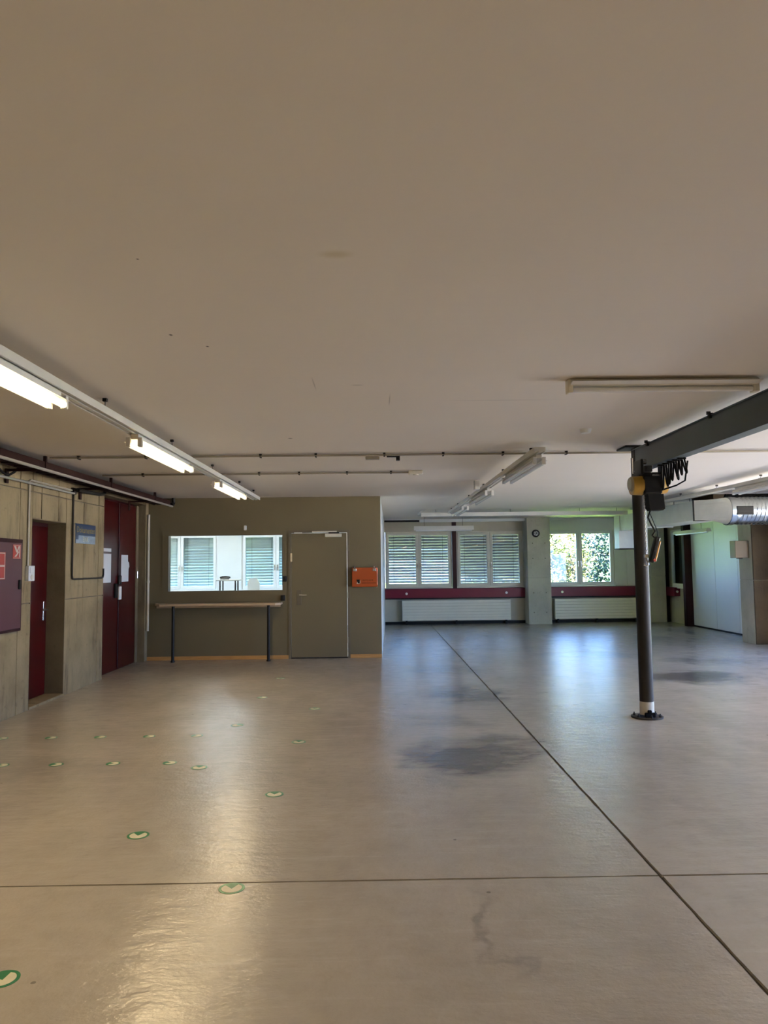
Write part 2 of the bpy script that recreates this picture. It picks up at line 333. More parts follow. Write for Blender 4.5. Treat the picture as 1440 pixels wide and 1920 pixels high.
# ------------------------------------------------------------------ room shell
fl = B(-8.2, 8.2, Y0 - 0.3, BY + 0.3, -0.30, -0.012).build('floor', 'joint', kind='structure')
def slab(x0, x1, y0, y1):
    m = MB(); n = max(2, int((y1 - y0) / 0.12)); g = 0.009
    # slightly ragged arrises along the saw cut
    L = [(x0 + (g + random.uniform(-0.0022, 0.003) if x0 > -8 else 0), y0 + (y1 - y0) * i / n) for i in range(n + 1)]
    Rr = [(x1 - (g + random.uniform(-0.0022, 0.003) if x1 < 8 else 0), y0 + (y1 - y0) * i / n) for i in range(n + 1)]
    yy0 = y0 + g * 0.8; yy1 = y1 - g * 0.8
    nx = max(2, int((x1 - x0) / 0.12))
    Bo = [(x0 + (x1 - x0) * i / nx, yy0 + random.uniform(-0.002, 0.002)) for i in range(1, nx)]
    To = [(x0 + (x1 - x0) * i / nx, yy1 + random.uniform(-0.002, 0.002)) for i in range(nx - 1, 0, -1)]
    L[0] = (L[0][0], yy0); L[-1] = (L[-1][0], yy1); Rr[0] = (Rr[0][0], yy0); Rr[-1] = (Rr[-1][0], yy1)
    m.prism(Bo[:0] + [L[0]] + Bo + Rr + To + L[:0:-1], -0.03, 0.0)
    return m.build('floor_slab', 'floor', fl)
XS = (-8.2, 1.392, 8.2); YS = (Y0 - 0.3, 3.728, 12.83, BY + 0.3)
for i in range(2):
    for j in range(3): slab(XS[i], XS[i + 1], YS[j], YS[j + 1])
B(-8.2, 8.2, Y0 - 0.3, BY + 0.5, CH, CH + 0.35).build('ceiling', 'ceiling', kind='structure')

# left wall: dark core, concrete formwork panels as parts, two recessed doorways
D1 = (8.25, 9.15, 2.12); D2 = (10.42, 12.30, 2.605)
wl = MB()
for (a, b_) in ((Y0, D1[0]), (D1[1], D2[0]), (D2[1], PY)): wl.box(LX - 0.45, LX - 0.012, a, b_, 0, CH)
wl.box(LX - 0.45, LX - 0.012, D1[0], D1[1], D1[2] + 0.004, CH); wl.box(LX - 0.45, LX - 0.012, D2[0], D2[1], D2[2] + 0.004, CH)
wl.box(LX - 0.45, LX - 0.27, D1[0], D1[1], 0, D1[2]); wl.box(LX - 0.45, LX - 0.18, D2[0], D2[1], 0, D2[2])
wl = wl.build('wall_left', 'core', kind='structure')
cols = [Y0 + 0.5 * i for i in range(0, 29)] + [7.45, 7.96, 8.25, 8.47, 8.92, 9.15, 9.70, 10.22, 10.42, 10.9, 11.4, 11.9, 12.30, PY]
cols = sorted(c for c in set(round(c, 3) for c in cols) if c > 7.4 or c < 7.2)
rows = [0, 1.175, 2.425, CH]
def panel(y0, y1, z0, z1):
    if y1 - y0 < 0.02 or z1 - z0 < 0.02: return
    g = 0.0055; dx = random.uniform(-0.004, 0.003)
    B(LX - 0.06, LX + dx, y0 + g, y1 - g, z0 + (g if z0 > 0 else 0), z1 - (g if z1 < CH else 0), bev=0.0025).build('concrete_panel', 'board', wl)
for a, b_ in zip(cols, cols[1:]):
    for c0, c1 in zip(rows, rows[1:]):
        lo = c0
        for D in (D1, D2):
            if a >= D[0] - 0.01 and b_ <= D[1] + 0.01: lo = max(c0, D[2])
        if lo < c1: panel(a, b_, lo, c1)
# jambs and lintels of the recesses
B(LX - 0.27, LX - 0.001, D1[1] - 0.002, D1[1] + 0.012, 0, D1[2]).build('door_jamb', 'jamb', wl)
B(LX - 0.27, LX - 0.001, D1[0] - 0.012, D1[0] + 0.002, 0, D1[2]).build('door_jamb', 'jamb', wl)
B(LX - 0.27, LX - 0.001, D1[0], D1[1], D1[2] - 0.002, D1[2] + 0.012).build('lintel', 'jamb', wl)
B(LX - 0.18, LX - 0.001, D2[1] - 0.002, D2[1] + 0.012, 0, D2[2]).build('door_jamb', 'jamb', wl)
B(LX - 0.18, LX - 0.001, D2[0] - 0.012, D2[0] + 0.002, 0, D2[2]).build('door_jamb', 'jamb', wl)
B(LX - 0.18, LX - 0.001, D2[0], D2[1], D2[2] - 0.002, D2[2] + 0.012).build('lintel', 'jamb', wl)
B(LX - 0.27, LX + 0.01, D1[0] + 0.003, D1[1] - 0.003, 0, 0.028, bev=0.004).build('threshold', 'board', wl)

# door 1 (single leaf, dark red)
d = empty('door_1', (LX - 0.24, 8.7, 0), kind='structure')
B(LX - 0.262, LX - 0.225, D1[0] + 0.004, D1[1] - 0.004, 0.03, D1[2] - 0.004).build('door_frame', 'redsteel', d)
B(LX - 0.228, LX - 0.205, D1[0] + 0.05, D1[1] - 0.05, 0.035, D1[2] - 0.05, bev=0.003).build('door_leaf', 'darkred', d)
hd = B(LX - 0.206, LX - 0.198, 9.01, 9.045, 0.93, 1.16, bev=0.002).build('handle_plate', 'chrome', d)
MB().cyl((LX - 0.2, 9.03, 1.06), (LX - 0.15, 9.03, 1.06), 0.009).cyl((LX - 0.153, 9.035, 1.06), (LX - 0.153, 8.90, 1.06), 0.010).build('handle', 'chrome', d, smooth=True)
# door 2 (tall double leaf, dark red)
d = empty('door_2', (LX - 0.15, 11.36, 0), kind='structure')
B(LX - 0.178, LX - 0.15, D2[0] + 0.004, D2[1] - 0.004, 0.0, D2[2] - 0.004).build('door_frame', 'redsteel', d)
B(LX - 0.153, LX - 0.125, D2[0] + 0.04, 11.385, 0.012, D2[2] - 0.04, bev=0.004).build('door_leaf', 'darkred', d)
B(LX - 0.153, LX - 0.125, 11.40, D2[1] - 0.12, 0.012, D2[2] - 0.04, bev=0.004).build('door_leaf', 'darkred', d)
B(LX - 0.126, LX - 0.112, 11.36, 11.40, 0.02, D2[2] - 0.05, bev=0.003).build('astragal', 'redsteel', d)
B(LX - 0.153, LX - 0.115, D2[1] - 0.11, D2[1] - 0.006, 0.0, D2[2] - 0.02, bev=0.003).build('side_post', 'jamb', d)
MB().box(LX - 0.126, LX - 0.10, 11.20, 11.30, 1.10, 1.32, bev=0.006).build('lock_box', 'blackrub', d)
MB().box(LX - 0.113, LX - 0.085, 11.33, 11.42, 1.30, 1.44, bev=0.006).build('lock_box', 'black', d)
MB().box(LX - 0.113, LX - 0.09, 11.34, 11.44, 1.07, 1.27, bev=0.004).build('lock_cover', 'paper', d)
MB().box(LX - 0.115, LX - 0.09, 12.19, 12.23, 1.38, 1.50, bev=0.004).build('lock_plate', 'chrome', d)
def notice(y0, y1, z0, z1, label, x=LX - 0.1245, notch=False):
    poly = [(y0, z0), (y1, z0), (y1, z1), (y0, z1)]
    if notch: poly = [(y0, z0), (y1, z0), (y1, z0 + 0.2), (y1 + 0.04, z0 + 0.24), (y1 + 0.02, z1 - 0.12), (y1 - 0.03, z1 - 0.10), (y1 - 0.03, z1), (y0, z1)]
    o = MB().prism(poly, x, x + 0.0012, 'x').build('paper_notice', 'paper', at=(x, (y0 + y1) / 2, (z0 + z1) / 2)); tag(o, label, 'notice', 'paper notices on the double door'); return o
notice(10.62, 11.06, 1.34, 1.77, 'white paper notice taped to the left leaf of the dark red double door')
notice(10.62, 11.06, 1.80, 1.85, 'narrow white paper strip above the notice on the left red door leaf')
notice(11.50, 11.84, 1.34, 1.76, 'white ragged-edged paper notice taped to the right leaf of the red double door', notch=True)

# partition of the office
WX0, WX1, WZ0, WZ1 = -3.525, -1.575, 1.14, 2.10
DX0, DX1, DZ = -1.455, -0.475, 2.13
p = MB(); y0, y1 = PY, PY + 0.12
p.box(-8.2, WX0, y0, y1, 0, CH); p.box(WX0, WX1, y0, y1, 0, WZ0); p.box(WX0, WX1, y0, y1, WZ1, CH)
p.box(WX1, DX0, y0, y1, 0, CH); p.box(DX0, DX1, y0, y1, DZ, CH); p.box(DX1, 0.085, y0, y1, 0, CH)
p.build('wall_partition', 'olive', kind='structure')
MB().prism([(-0.03, PY + 0.12), (0.085, PY), (0.225, BY), (0.09, BY)], 0, CH).build('wall_office_side', 'white', kind='structure')
B(-8.2, 0.0, PY + 0.12, PY + 0.135, 0, 0.001).build('trim_office_floor', 'white', kind='structure')
# window in the partition
w5 = empty('window_5', ((WX0 + WX1) / 2, PY, WZ0), kind='structure')
f = MB(); a0, a1, b0, b1 = WX0 - 0.095, WX1 + 0.05, WZ0 - 0.07, WZ1 + 0.055
f.box(a0, WX0, y0 - 0.012, y0 + 0.002, b0, b1); f.box(WX1, a1, y0 - 0.012, y0 + 0.002, b0, b1)
f.box(WX0, WX1, y0 - 0.012, y0 + 0.002, b0, WZ0); f.box(WX0, WX1, y0 - 0.012, y0 + 0.002, WZ1, b1)
f.build('window_frame', 'olive', w5)
f = MB(); t = 0.012
f.box(WX0 - 0.001, WX0 + t, y0 - 0.014, y1, WZ0, WZ1); f.box(WX1 - t, WX1 + 0.001, y0 - 0.014, y1, WZ0, WZ1)
f.box(WX0, WX1, y0 - 0.014, y1, WZ0 - 0.001, WZ0 + t); f.box(WX0, WX1, y0 - 0.014, y1, WZ1 - t, WZ1 + 0.001)
f.build('glazing_bead', 'olive_dark', w5)
B(WX0 + t, WX1 - t, y0 + 0.05, y0 + 0.058, WZ0 + t, WZ1 - t).build('pane', 'glass', w5)
# office door
d = empty('door_3', ((DX0 + DX1) / 2, PY, 0), kind='structure')
f = MB(); f.box(DX0 - 0.03, DX0 + 0.012, y0 - 0.012, y1, 0, DZ + 0.03); f.box(DX1 - 0.012, DX1 + 0.03, y0 - 0.012, y1, 0, DZ + 0.03); f.box(DX0, DX1, y0 - 0.012, y1, DZ - 0.012, DZ + 0.03)
f.build('door_frame', 'olive_dark', d)
B(DX0 + 0.018, DX1 - 0.02, y0 - 0.010, y0 + 0.035, 0.022, DZ - 0.022, bev=0.004).build('door_leaf', 'olive_door', d)
B(DX0, DX1, y0 + 0.01, y1, 0, 0.018).build('door_sill', 'black', d)
B(-1.345, -1.265, y0 - 0.018, y0 - 0.009, 0.90, 1.15, bev=0.003).build('handle_plate', 'olive_dark', d)
MB().cyl((-1.29, y0 - 0.015, 1.065), (-1.29, y0 - 0.06, 1.065), 0.011).cyl((-1.30, y0 - 0.058, 1.065), (-1.17, y0 - 0.058, 1.062), 0.012).build('handle', 'chrome', d, smooth=True)
for z in (1.85, 1.05, 0.3): MB().cyl((DX1 - 0.004, y0 - 0.016, z - 0.05), (DX1 - 0.004, y0 - 0.016, z + 0.05), 0.010, seg=10).build('hinge', 'olive_door', d)
B(-1.45, -1.42, y0 - 0.02, y0 - 0.01, 1.63, 1.77).build('strike_plate', 'chrome', d)
B(-0.86, -0.58, y0 - 0.062, y0 - 0.010, 2.04, 2.095, bev=0.006).build('closer_body', 'pvc', d)
MB().box(-1.08, -0.66, y0 - 0.045, y0 - 0.012, 2.118, 2.142, bev=0.003).build('closer_rail', 'pvc', d)
MB().box(-0.80, -0.62, y0 - 0.050, y0 - 0.035, 2.094, 2.120).build('closer_arm', 'black', d)
B(-1.385, -1.25, y0 - 0.024, y0 - 0.011, 2.105, 2.122).build('door_contact', 'switch', d)
# baseboards in orange wood
for i, (a, b_) in enumerate(((LX + 0.0, DX0 - 0.03), (DX1 + 0.03, 0.085))):
    B(a, b_, y0 - 0.014, y0, 0, 0.062, bev=0.003).build('baseboard_%s' % ('left', 'right')[i], 'wood', kind='structure')

# ------------------------------------------------------------------ facade wall and its windows
wb = MB(); a, b_ = BY, BY + 0.28; ZS, ZH = 0.93, 2.42
wb.box(-8.2, 8.2, a, b_, 0, ZS); wb.box(-8.2, 8.2, a, b_, ZH, CH)
wb.box(-8.2, -6.10, a, b_, ZS, ZH); wb.box(-4.17, -3.53, a, b_, ZS, ZH); wb.box(-1.72, 0.24, a, b_, ZS, ZH); wb.box(3.89, 4.46, a, b_, ZS, ZH)
wb.box(6.30, 8.2, a, b_, ZS, ZH)
wb = wb.build('wall_back', 'sillwall', kind='structure')
# white lining on the office side of the facade and the panel right of window 3
B(-6.6, 0.09, BY - 0.012, BY, 0, ZS).build('wall_back_office', 'whitewall', kind='structure')
for i, (a_, b2) in enumerate(((-6.6, -6.10), (-4.17, -3.53), (-1.72, 0.20))):
    B(a_, b2, BY - 0.022, BY - 0.001, ZS, CH).build('lining_panel', 'whitewall', wb)
B(-6.6, 0.2, BY - 0.020, BY - 0.001, ZH, CH).build('lining_panel', 'whitewall', wb)
B(6.30, 6.62, BY - 0.03, BY, 0.94, CH, bev=0.003).build('lining_panel', 'white', wb)
B(6.626, 7.12, BY - 0.03, BY, 0.94, CH, bev=0.003).build('lining_panel', 'white', wb)
B(4.44, 6.30, BY - 0.02, BY, ZH - 0.01, CH, bev=0.003).build('lining_panel', 'white', wb)

def window(name, x0, x1, z0, z1, m, blind_label=None):
    t = empty(name, ((x0 + x1) / 2, BY, z0), kind='structure'); Y = BY + 0.02
    f = MB(); w_ = 0.045
    f.box(x0, x0 + w_, Y, Y + 0.08, z0, z1); f.box(x1 - w_, x1, Y, Y + 0.08, z0, z1); f.box(x0 + w_, x1 - w_, Y, Y + 0.08, z0, z0 + w_); f.box(x0 + w_, x1 - w_, Y, Y + 0.08, z1 - w_, z1)
    xm = (x0 + x1) / 2; f.box(xm - 0.03, xm + 0.03, Y, Y + 0.08, z0 + w_, z1 - w_)
    f.build('window_frame', m, t)
    for s, (a, b2) in enumerate(((x0 + 0.03, xm - 0.008), (xm + 0.008, x1 - 0.03))):
        sf = MB(); q = 0.068; ya, yb = Y - 0.022, Y + 0.045; c0, c1 = z0 + 0.028, z1 - 0.028
        sf.box(a, a + q, ya, yb, c0, c1, bev=0.004); sf.box(b2 - q, b2, ya, yb, c0, c1, bev=0.004)
        sf.box(a + q - 0.004, b2 - q + 0.004, ya, yb, c0, c0 + q, bev=0.004); sf.box(a + q - 0.004, b2 - q + 0.004, ya, yb, c1 - q, c1, bev=0.004)
        so = sf.build('sash', m, t)
        B(a + q, b2 - q, Y + 0.008, Y + 0.014, c0 + q, c1 - q).build('pane', 'glass', so)
        hx = b2 - 0.03 if s == 0 else a + 0.03
        MB().box(hx - 0.012, hx + 0.012, ya - 0.01, ya, 1.50, 1.60).box(hx - 0.008, hx + 0.008, ya - 0.035, ya - 0.01, 1.45, 1.57, bev=0.003).build('handle', 'chrome', so)
    B(x0 - 0.01, x1 + 0.01, BY - 0.06, BY + 0.03, z0 - 0.022, z0 - 0.001, bev=0.003).build('window_sill', m, t)
    return t
window('window_1', 0.245, 2.005, 0.955, ZH, 'pvc'); window('window_2', 2.13, 3.885, 0.955, ZH, 'pvc'); window('window_3', 4.465, 6.295, 0.955, ZH, 'pvcw')
window('window_4', -6.09, -4.18, 0.955, ZH, 'pvcw'); window('window_6', -3.525, -1.73, 0.955, ZH, 'pvcw')
B(2.012, 2.122, BY - 0.06, BY + 0.12, 0.66, CH, bev=0.003).build('trim_window_post', 'redsteel', kind='structure')

def blind(x0, x1, label, ang, seed, sm='slat'):
    rnd = random.Random(seed)
    t = empty('venetian_blind', ((x0 + x1) / 2, BY + 0.19, 0.93), label, 'window blind', 'venetian blinds outside the back windows')
    z = 0.955; n = 0; pitch = 0.0745; Y = BY + 0.19
    while z < 2.42:
        a = math.radians(ang + 12 - 20 * (1 - (z - 0.955) / 1.47) ** 1.5 + rnd.uniform(-4, 4)); hw = 0.041
        c, s_ = math.cos(a) * hw, math.sin(a) * hw; m = MB(); th = 0.0015
        # crowned slat: three planks across its width
        prof = [(-c, -s_), (-c * 0.3 - 0.004 * s_ / hw, -s_ * 0.3 + 0.004), (c * 0.3 - 0.004 * s_ / hw, s_ * 0.3 + 0.004), (c, s_)]
        poly = [(Y + p[0], z + p[1]) for p in prof] + [(Y + p[0], z + p[1] - th) for p in prof[::-1]]
        m.prism(poly, x0, x1, 'x'); m.build('slat', sm, t); z += pitch; n += 1
    B(x0, x1, Y - 0.03, Y + 0.03, 2.42, 2.47).build('headrail', 'slat', t)
    for k in (0.12, 0.42, 0.58, 0.88): MB().cyl((x0 + (x1 - x0) * k, Y - 0.035, 0.94), (x0 + (x1 - x0) * k, Y - 0.035, 2.43), 0.003, seg=5).build('ladder_cord', 'steel', t)
    return t
blind(0.27, 1.98, 'grey slatted blind outside the back window next to the olive office partition', 56, 1)
blind(2.16, 3.86, 'grey slatted blind outside the back window left of the concrete pillar', 61, 2)
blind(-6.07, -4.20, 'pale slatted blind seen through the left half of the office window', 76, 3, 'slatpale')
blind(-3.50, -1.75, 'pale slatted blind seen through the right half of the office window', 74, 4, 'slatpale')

# pillars
def pillar(name, x0, x1, y0_, y1_, zs, m, z1=CH):
    o = MB().box(x0, x1, y0_, y1_, 0, zs - 0.004, bev=0.006).box(x0, x1, y0_, y1_, zs + 0.004, z1, bev=0.006).box(x0 + 0.008, x1 - 0.008, y0_ + 0.008, y1_, 0, z1).build(name, m, kind='structure')
    return o
pl = pillar('pillar', 3.895, 4.485, 18.76, BY, 1.19, 'pillar')
for (x, z) in ((4.03, 2.07), (4.35, 2.07), (4.03, 1.68), (4.35, 1.68), (4.03, 0.8), (4.35, 0.8), (4.03, 0.3), (4.35, 0.3)):
    MB().cyl((x, 18.758, z), (x, 18.766, z), 0.014, seg=10).build('tie_hole', 'core', pl)
pillar('pillar_right', 7.10, 7.475, 18.86, BY, 1.19, 'pillar')
B(7.00, 7.09, 19.05, BY, 0, CH, bev=0.004).build('trim_pipe_casing', 'white', kind='structure')
o = MB().cyl((4.12, 18.76, 2.32), (4.12, 18.70, 2.32), 0.10, 0.085, 20).cyl((4.12, 18.70, 2.32), (4.12, 18.66, 2.32), 0.085, 0.05, 20)
wlmp = empty('bulkhead_lamp', (4.12, 18.76, 2.32), 'small round bulkhead lamp with dark cage high on the concrete pillar', 'wall lamp')
o.b.free()
MB().cyl((4.12, 18.759, 2.32), (4.12, 18.72, 2.32), 0.10, 0.095, 20).build('back_plate', 'steel', wlmp, smooth=True)
MB().sph((4.12, 18.72, 2.32), 0.065, 1, 0.7, 1, 14).build('glass_dome', 'tubeoff', wlmp, smooth=True)
g_ = MB()
for k in range(3):
    a = k * PI / 3; g_.tube([(4.12 + 0.088 * math.cos(a) * math.cos(u), 18.72 - 0.07 * math.sin(u), 2.32 + 0.088 * math.sin(a) * math.cos(u)) for u in [PI * i / 8 for i in range(9)]], 0.005, 5)
g_.build('cage', 'steel', wlmp)

# trunking below the windows
def trunk(x0, x1, sockets, label):
    t = empty('cable_trunking', ((x0 + x1) / 2, BY - 0.14, 0.68), label, 'cable trunking', 'burgundy cable trunking under the windows')
    B(x0, x1, BY - 0.15, BY - 0.001, 0.685, 0.925, bev=0.004).build('cover', 'burgundy', t)
    B(x0, x1, BY - 0.13, BY - 0.001, 0.655, 0.683).build('lower_channel', 'black', t)  # black strip stands in for the shaded gap below the cover
    for s in sockets: MB().cyl((s, BY - 0.149, 0.80), (s, BY - 0.165, 0.80), 0.032, seg=16).build('socket', 'switch', t, smooth=True)
trunk(0.235, 3.885, (0.79, 3.40), 'long burgundy cable trunking below the two shuttered back windows')
trunk(4.495, 6.99, (4.86,), 'burgundy cable trunking below the bright garden window')
t = empty('cable_trunking', (RX - 0.1, 18.7, 0.68), 'short red cable trunking stub in the far right corner below the dark window', 'cable trunking', 'burgundy cable trunking under the windows')
B(RX - 0.15, RX - 0.001, 18.40, 18.98, 0.685, 0.905, bev=0.004).build('cover', 'burgundy', t)
MB().cyl((RX - 0.08, 18.401, 0.80), (RX - 0.08, 18.388, 0.80), 0.03, seg=14).build('socket', 'switch', t, smooth=True)

def radiator(x0, x1, label):
    t = empty('radiator', ((x0 + x1) / 2, BY - 0.18, 0), label, 'radiator', 'cream convector radiators under the back windows')
    n = 7; z0, z1 = 0.105, 0.625; h = (z1 - z0) / n
    for i in range(n):
        B(x0, x1, BY - 0.235, BY - 0.215, z0 + h * i + 0.0015, z0 + h * (i + 1) - 0.0015, bev=0.003).build('panel_tube', 'radiator', t)
    for x in (x0, x1 - 0.012): B(x, x + 0.012, BY - 0.238, BY - 0.09, z0, z1, bev=0.003).build('end_cap', 'radiator', t)
    B(x0 + 0.012, x1 - 0.012, BY - 0.214, BY - 0.10, z0 + 0.02, z1 - 0.02).build('core', 'sillwall', t)
    for k in (0.04, 0.5, 0.96):
        x = x0 + (x1 - x0) * k; B(x - 0.02, x + 0.02, BY - 0.20, BY - 0.12, 0, z0 + 0.03).build('foot', 'black', t)
    for k in (0.03, 0.94):
        x = x0 + (x1 - x0) * k; B(x - 0.02, x + 0.02, BY - 0.12, BY - 0.001, 0.5, 0.53).build('bracket', 'black', t)
radiator(0.67, 3.49, 'cream radiator under the shuttered windows left of the concrete pillar')
radiator(4.64, 6.86, 'cream radiator under the garden window, partly behind the steel column')
B(0.22, 3.895, BY - 0.06, BY, 0, 0.07).build('baseboard_back', 'black', kind='structure')  # black strip painted as the shadow under the radiator
B(4.485, 7.0, BY - 0.06, BY, 0, 0.07).build('baseboard_back_right', 'black', kind='structure')  # the same painted shadow below the garden window radiator
# ceiling-edge fascia
B(1.15, 5.35, 18.98, 19.06, 2.655, CH, bev=0.003).build('trim_ceiling_fascia', 'white', kind='structure')
B(0.23, 1.14, 19.0, 19.08, 2.67, 2.715, bev=0.004).build('trim_curtain_slot', 'black', kind='structure')
B(0.23, 1.14, 18.99, 19.09, 2.716, CH).build('trim_curtain_fascia', 'white', kind='structure')

# right side wall of the far bay
wr = MB(); a, b_ = RX, RX + 0.25
wr.box(a, b_, 14.15, 17.95, 0, CH); wr.box(a, b_, 17.95, 18.83, 0, 0.91); wr.box(a, b_, 17.95, 18.83, 2.36, CH); wr.box(a, b_, 18.83, BY, 0, CH)
wr.build('wall_right', 'sillwall', kind='structure')
pw = bpy.data.objects['wall_right']
for (q0, q1) in ((14.16, 15.36), (15.366, 16.40), (16.406, 17.60)):
    B(RX - 0.03, RX, q0 + 0.002, q1 - 0.002, 0.035, CH, bev=0.003).build('wall_panel', 'panelwall', pw)
B(RX - 0.035, RX, 14.16, 17.60, 0, 0.032).build('baseboard_right', 'black', kind='structure')
dr = MB(); dr.box(RX + 0.9, RX + 1.0, 17.2, 19.5, 0, CH); dr.box(RX + 0.25, RX + 1.0, 17.2, 17.3, 0, CH); dr.box(RX + 0.25, RX + 1.0, 19.4, 19.5, 0, CH)  # dark walls added behind the window to block sun and darken its view
dr.build('wall_stairwell', 'darkroom', kind='structure')
t = empty('window_7', (RX, 18.39, 0.91), kind='structure')
f = MB(); X = RX - 0.02
f.box(X, X + 0.08, 17.95, 18.03, 0.91, 2.36); f.box(X, X + 0.08, 18.75, 18.83, 0.91, 2.36); f.box(X, X + 0.08, 18.03, 18.75, 0.91, 1.0); f.box(X, X + 0.08, 18.03, 18.75, 2.28, 2.36)
f.build('window_frame', 'pvcw', t)
B(X + 0.03, X + 0.036, 18.03, 18.75, 1.0, 2.28).build('pane', 'glass', t)
MB().box(X - 0.01, X, 17.97, 18.0, 1.50, 1.62).box(X - 0.045, X - 0.01, 17.975, 17.995, 1.44, 1.60, bev=0.003).build('handle', 'switch', t)
B(X - 0.06, X + 0.02, 17.95, 18.83, 0.88, 0.909, bev=0.003).build('window_sill', 'pvcw', t)
t = tag(B(RX - 0.20, RX - 0.001, 17.61, 17.75, 0, CH, bev=0.004).build('steel_post', 'redsteel', at=(RX - 0.1, 17.68, 0)), 'dark maroon steel post at the left edge of the white panel wall', 'post')
t = tag(MB().cyl((RX - 0.085, 19.08, 0), (RX - 0.085, 19.08, CH), 0.08, seg=20).build('drain_pipe', 'black', at=(RX - 0.12, 19.08, 0), smooth=True), 'black vertical drain pipe in the far right corner beside the dark window', 'pipe')

# brown concrete return wall with its pier, and the right half of the hall (beyond the frame)
pr_ = MB().box(7.05, 7.66, 13.65, 14.15, 0, 1.186, bev=0.006).box(7.05, 7.66, 13.65, 14.15, 1.194, CH, bev=0.006).box(7.06, 7.66, 13.66, 14.14, 0, CH).build('wall_pier', 'pillar', kind='structure')
wr2 = MB().box(7.66, 7.92, 13.67, 14.15, 0, CH).build('wall_return', 'core', kind='structure')
for q0, q1 in ((7.052, 7.655),):
    for c0, c1 in ((0, 1.186), (1.194, CH)): B(q0, q1, 13.62, 13.665, c0, c1, bev=0.003).build('concrete_panel', 'brownc', wr2)
B(5.95, HX, 12.75, 13.62, 2.50, CH, bev=0.004).build('trim_ceiling_beam', 'brownc', kind='structure')  # dark brown colour stands in for the beam being unlit
wh = MB(); a, b_ = HX, HX + 0.25
G0, G1 = 3.8, 9.2  # gate opening added out of view to flood the hall with daylight
added_wins = [(9.6, 12.2)]  # unseen window added to bring more daylight into the far bay
wh.box(a, b_, Y0, G0, 0, CH); wh.box(a, b_, G0, G1, 2.62, CH); wh.box(a, b_, G1, 9.6, 0, CH); wh.box(a, b_, 9.6, 12.2, 0, 0.3); wh.box(a, b_, 9.6, 12.2, 2.6, CH); wh.box(a, b_, 12.2, 13.67, 0, CH)
wh = wh.build('wall_hall_right', 'sillwall', kind='structure')
for i, (q0, q1) in enumerate(added_wins):
    f = MB()
    for q in (q0, (q0 + q1) / 2 - 0.035, q1 - 0.07): f.box(a + 0.08, a + 0.15, q, q + 0.07, 0.30, 2.60)
    f.box(a + 0.08, a + 0.15, q0 + 0.07, q1 - 0.07, 0.30, 0.37); f.box(a + 0.08, a + 0.15, q0 + 0.07, q1 - 0.07, 2.53, 2.60)
    f.build('window_%d' % (8 + i), 'pvc', kind='structure')
B(LX - 0.45, HX + 0.25, Y0 - 0.25, Y0, 0, CH).build('wall_front', 'whitewall', kind='structure')
# office left wall with a wide window
wo_ = MB(); wo_.box(-6.85, -6.6, PY + 0.12, 14.0, 0, CH); wo_.box(-6.85, -6.6, 14.0, 17.4, 0, 0.95); wo_.box(-6.85, -6.6, 14.0, 17.4, 2.4, CH); wo_.box(-6.85, -6.6, 17.4, BY, 0, CH)
wo_.build('wall_office_left', 'whitewall', kind='structure')

# ------------------------------------------------------------------ lamps and trays
def lamp_row_tray(x, y0_, y1_, z, label, hooks):
    t = empty('cable_tray', (x, y0_, z), label, 'light track', 'white tracks that carry the ceiling lamps')
    w_ = 0.055; h = 0.05
    prof = [(x - w_, z + h), (x - w_, z), (x - w_ + 0.012, z), (x - w_ + 0.012, z + 0.012), (x - 0.012, z + 0.012), (x - 0.012, z), (x + 0.012, z), (x + 0.012, z + 0.012),
            (x + w_ - 0.012, z + 0.012), (x + w_ - 0.012, z), (x + w_, z), (x + w_, z + h)]
    MB().prism(prof, y0_, y1_, 'y').build('channel', 'tray', t)
    for q in hooks:
        MB().tube([(x, q, CH), (x, q, z + h + 0.03), (x, q + 0.015, z + h + 0.012), (x, q, z + h - 0.002)], 0.003, 6).box(x - 0.014, x + 0.014, q - 0.014, q + 0.014, CH - 0.022, CH - 0.001).box(x - 0.03, x + 0.03, q - 0.004, q + 0.012, z + h - 0.002, z + h + 0.01).build('hanger', 'steel', t)
    return t
def lamp(x, y, ztop, on, label, group, L=1.62):
    """twin-tube batten, y = near end"""
    t = empty('fluorescent_lamp', (x, y, ztop - 0.1), label, 'ceiling lamp', group)
    B(x - 0.03, x + 0.03, y + 0.02, y + L - 0.02, ztop - 0.042, ztop, bev=0.004).build('housing', 'housing', t)
    # white folded reflector over the tubes
    MB().prism([(x - 0.085, ztop - 0.062), (x - 0.03, ztop - 0.034), (x + 0.03, ztop - 0.034), (x + 0.085, ztop - 0.062), (x + 0.085, ztop - 0.065), (x + 0.03, ztop - 0.04), (x - 0.03, ztop - 0.04), (x - 0.085, ztop - 0.065)], y + 0.03, y + L - 0.03, 'y').build('reflector', 'housing', t)
    for s in (-1, 1):
        MB().cyl((x + s * 0.046, y + 0.03, ztop - 0.082), (x + s * 0.046, y + L - 0.03, ztop - 0.082), 0.022, seg=10).build('tube', 'tubeon' if on else 'tubeoff', t, smooth=True)
        for q in (y, y + L - 0.03): B(x + s * 0.046 - 0.018, x + s * 0.046 + 0.018, q, q + 0.03, ztop - 0.105, ztop - 0.03, bev=0.003).build('tube_socket', 'housing', t)
    if on:   # the light this lamp gives, from just above its tubes
        ld = bpy.data.lights.new('lamp_light', 'AREA'); ld.shape = 'RECTANGLE'; ld.size = 0.05; ld.size_y = L - 0.14; ld.energy = LAMP_W; ld.color = LAMP_L
        lo_ = bpy.data.objects.new('lamp_light', ld); C.objects.link(lo_); lo_.parent = t; lo_.location = (0, L / 2, 0.1 - 0.07)
    return t
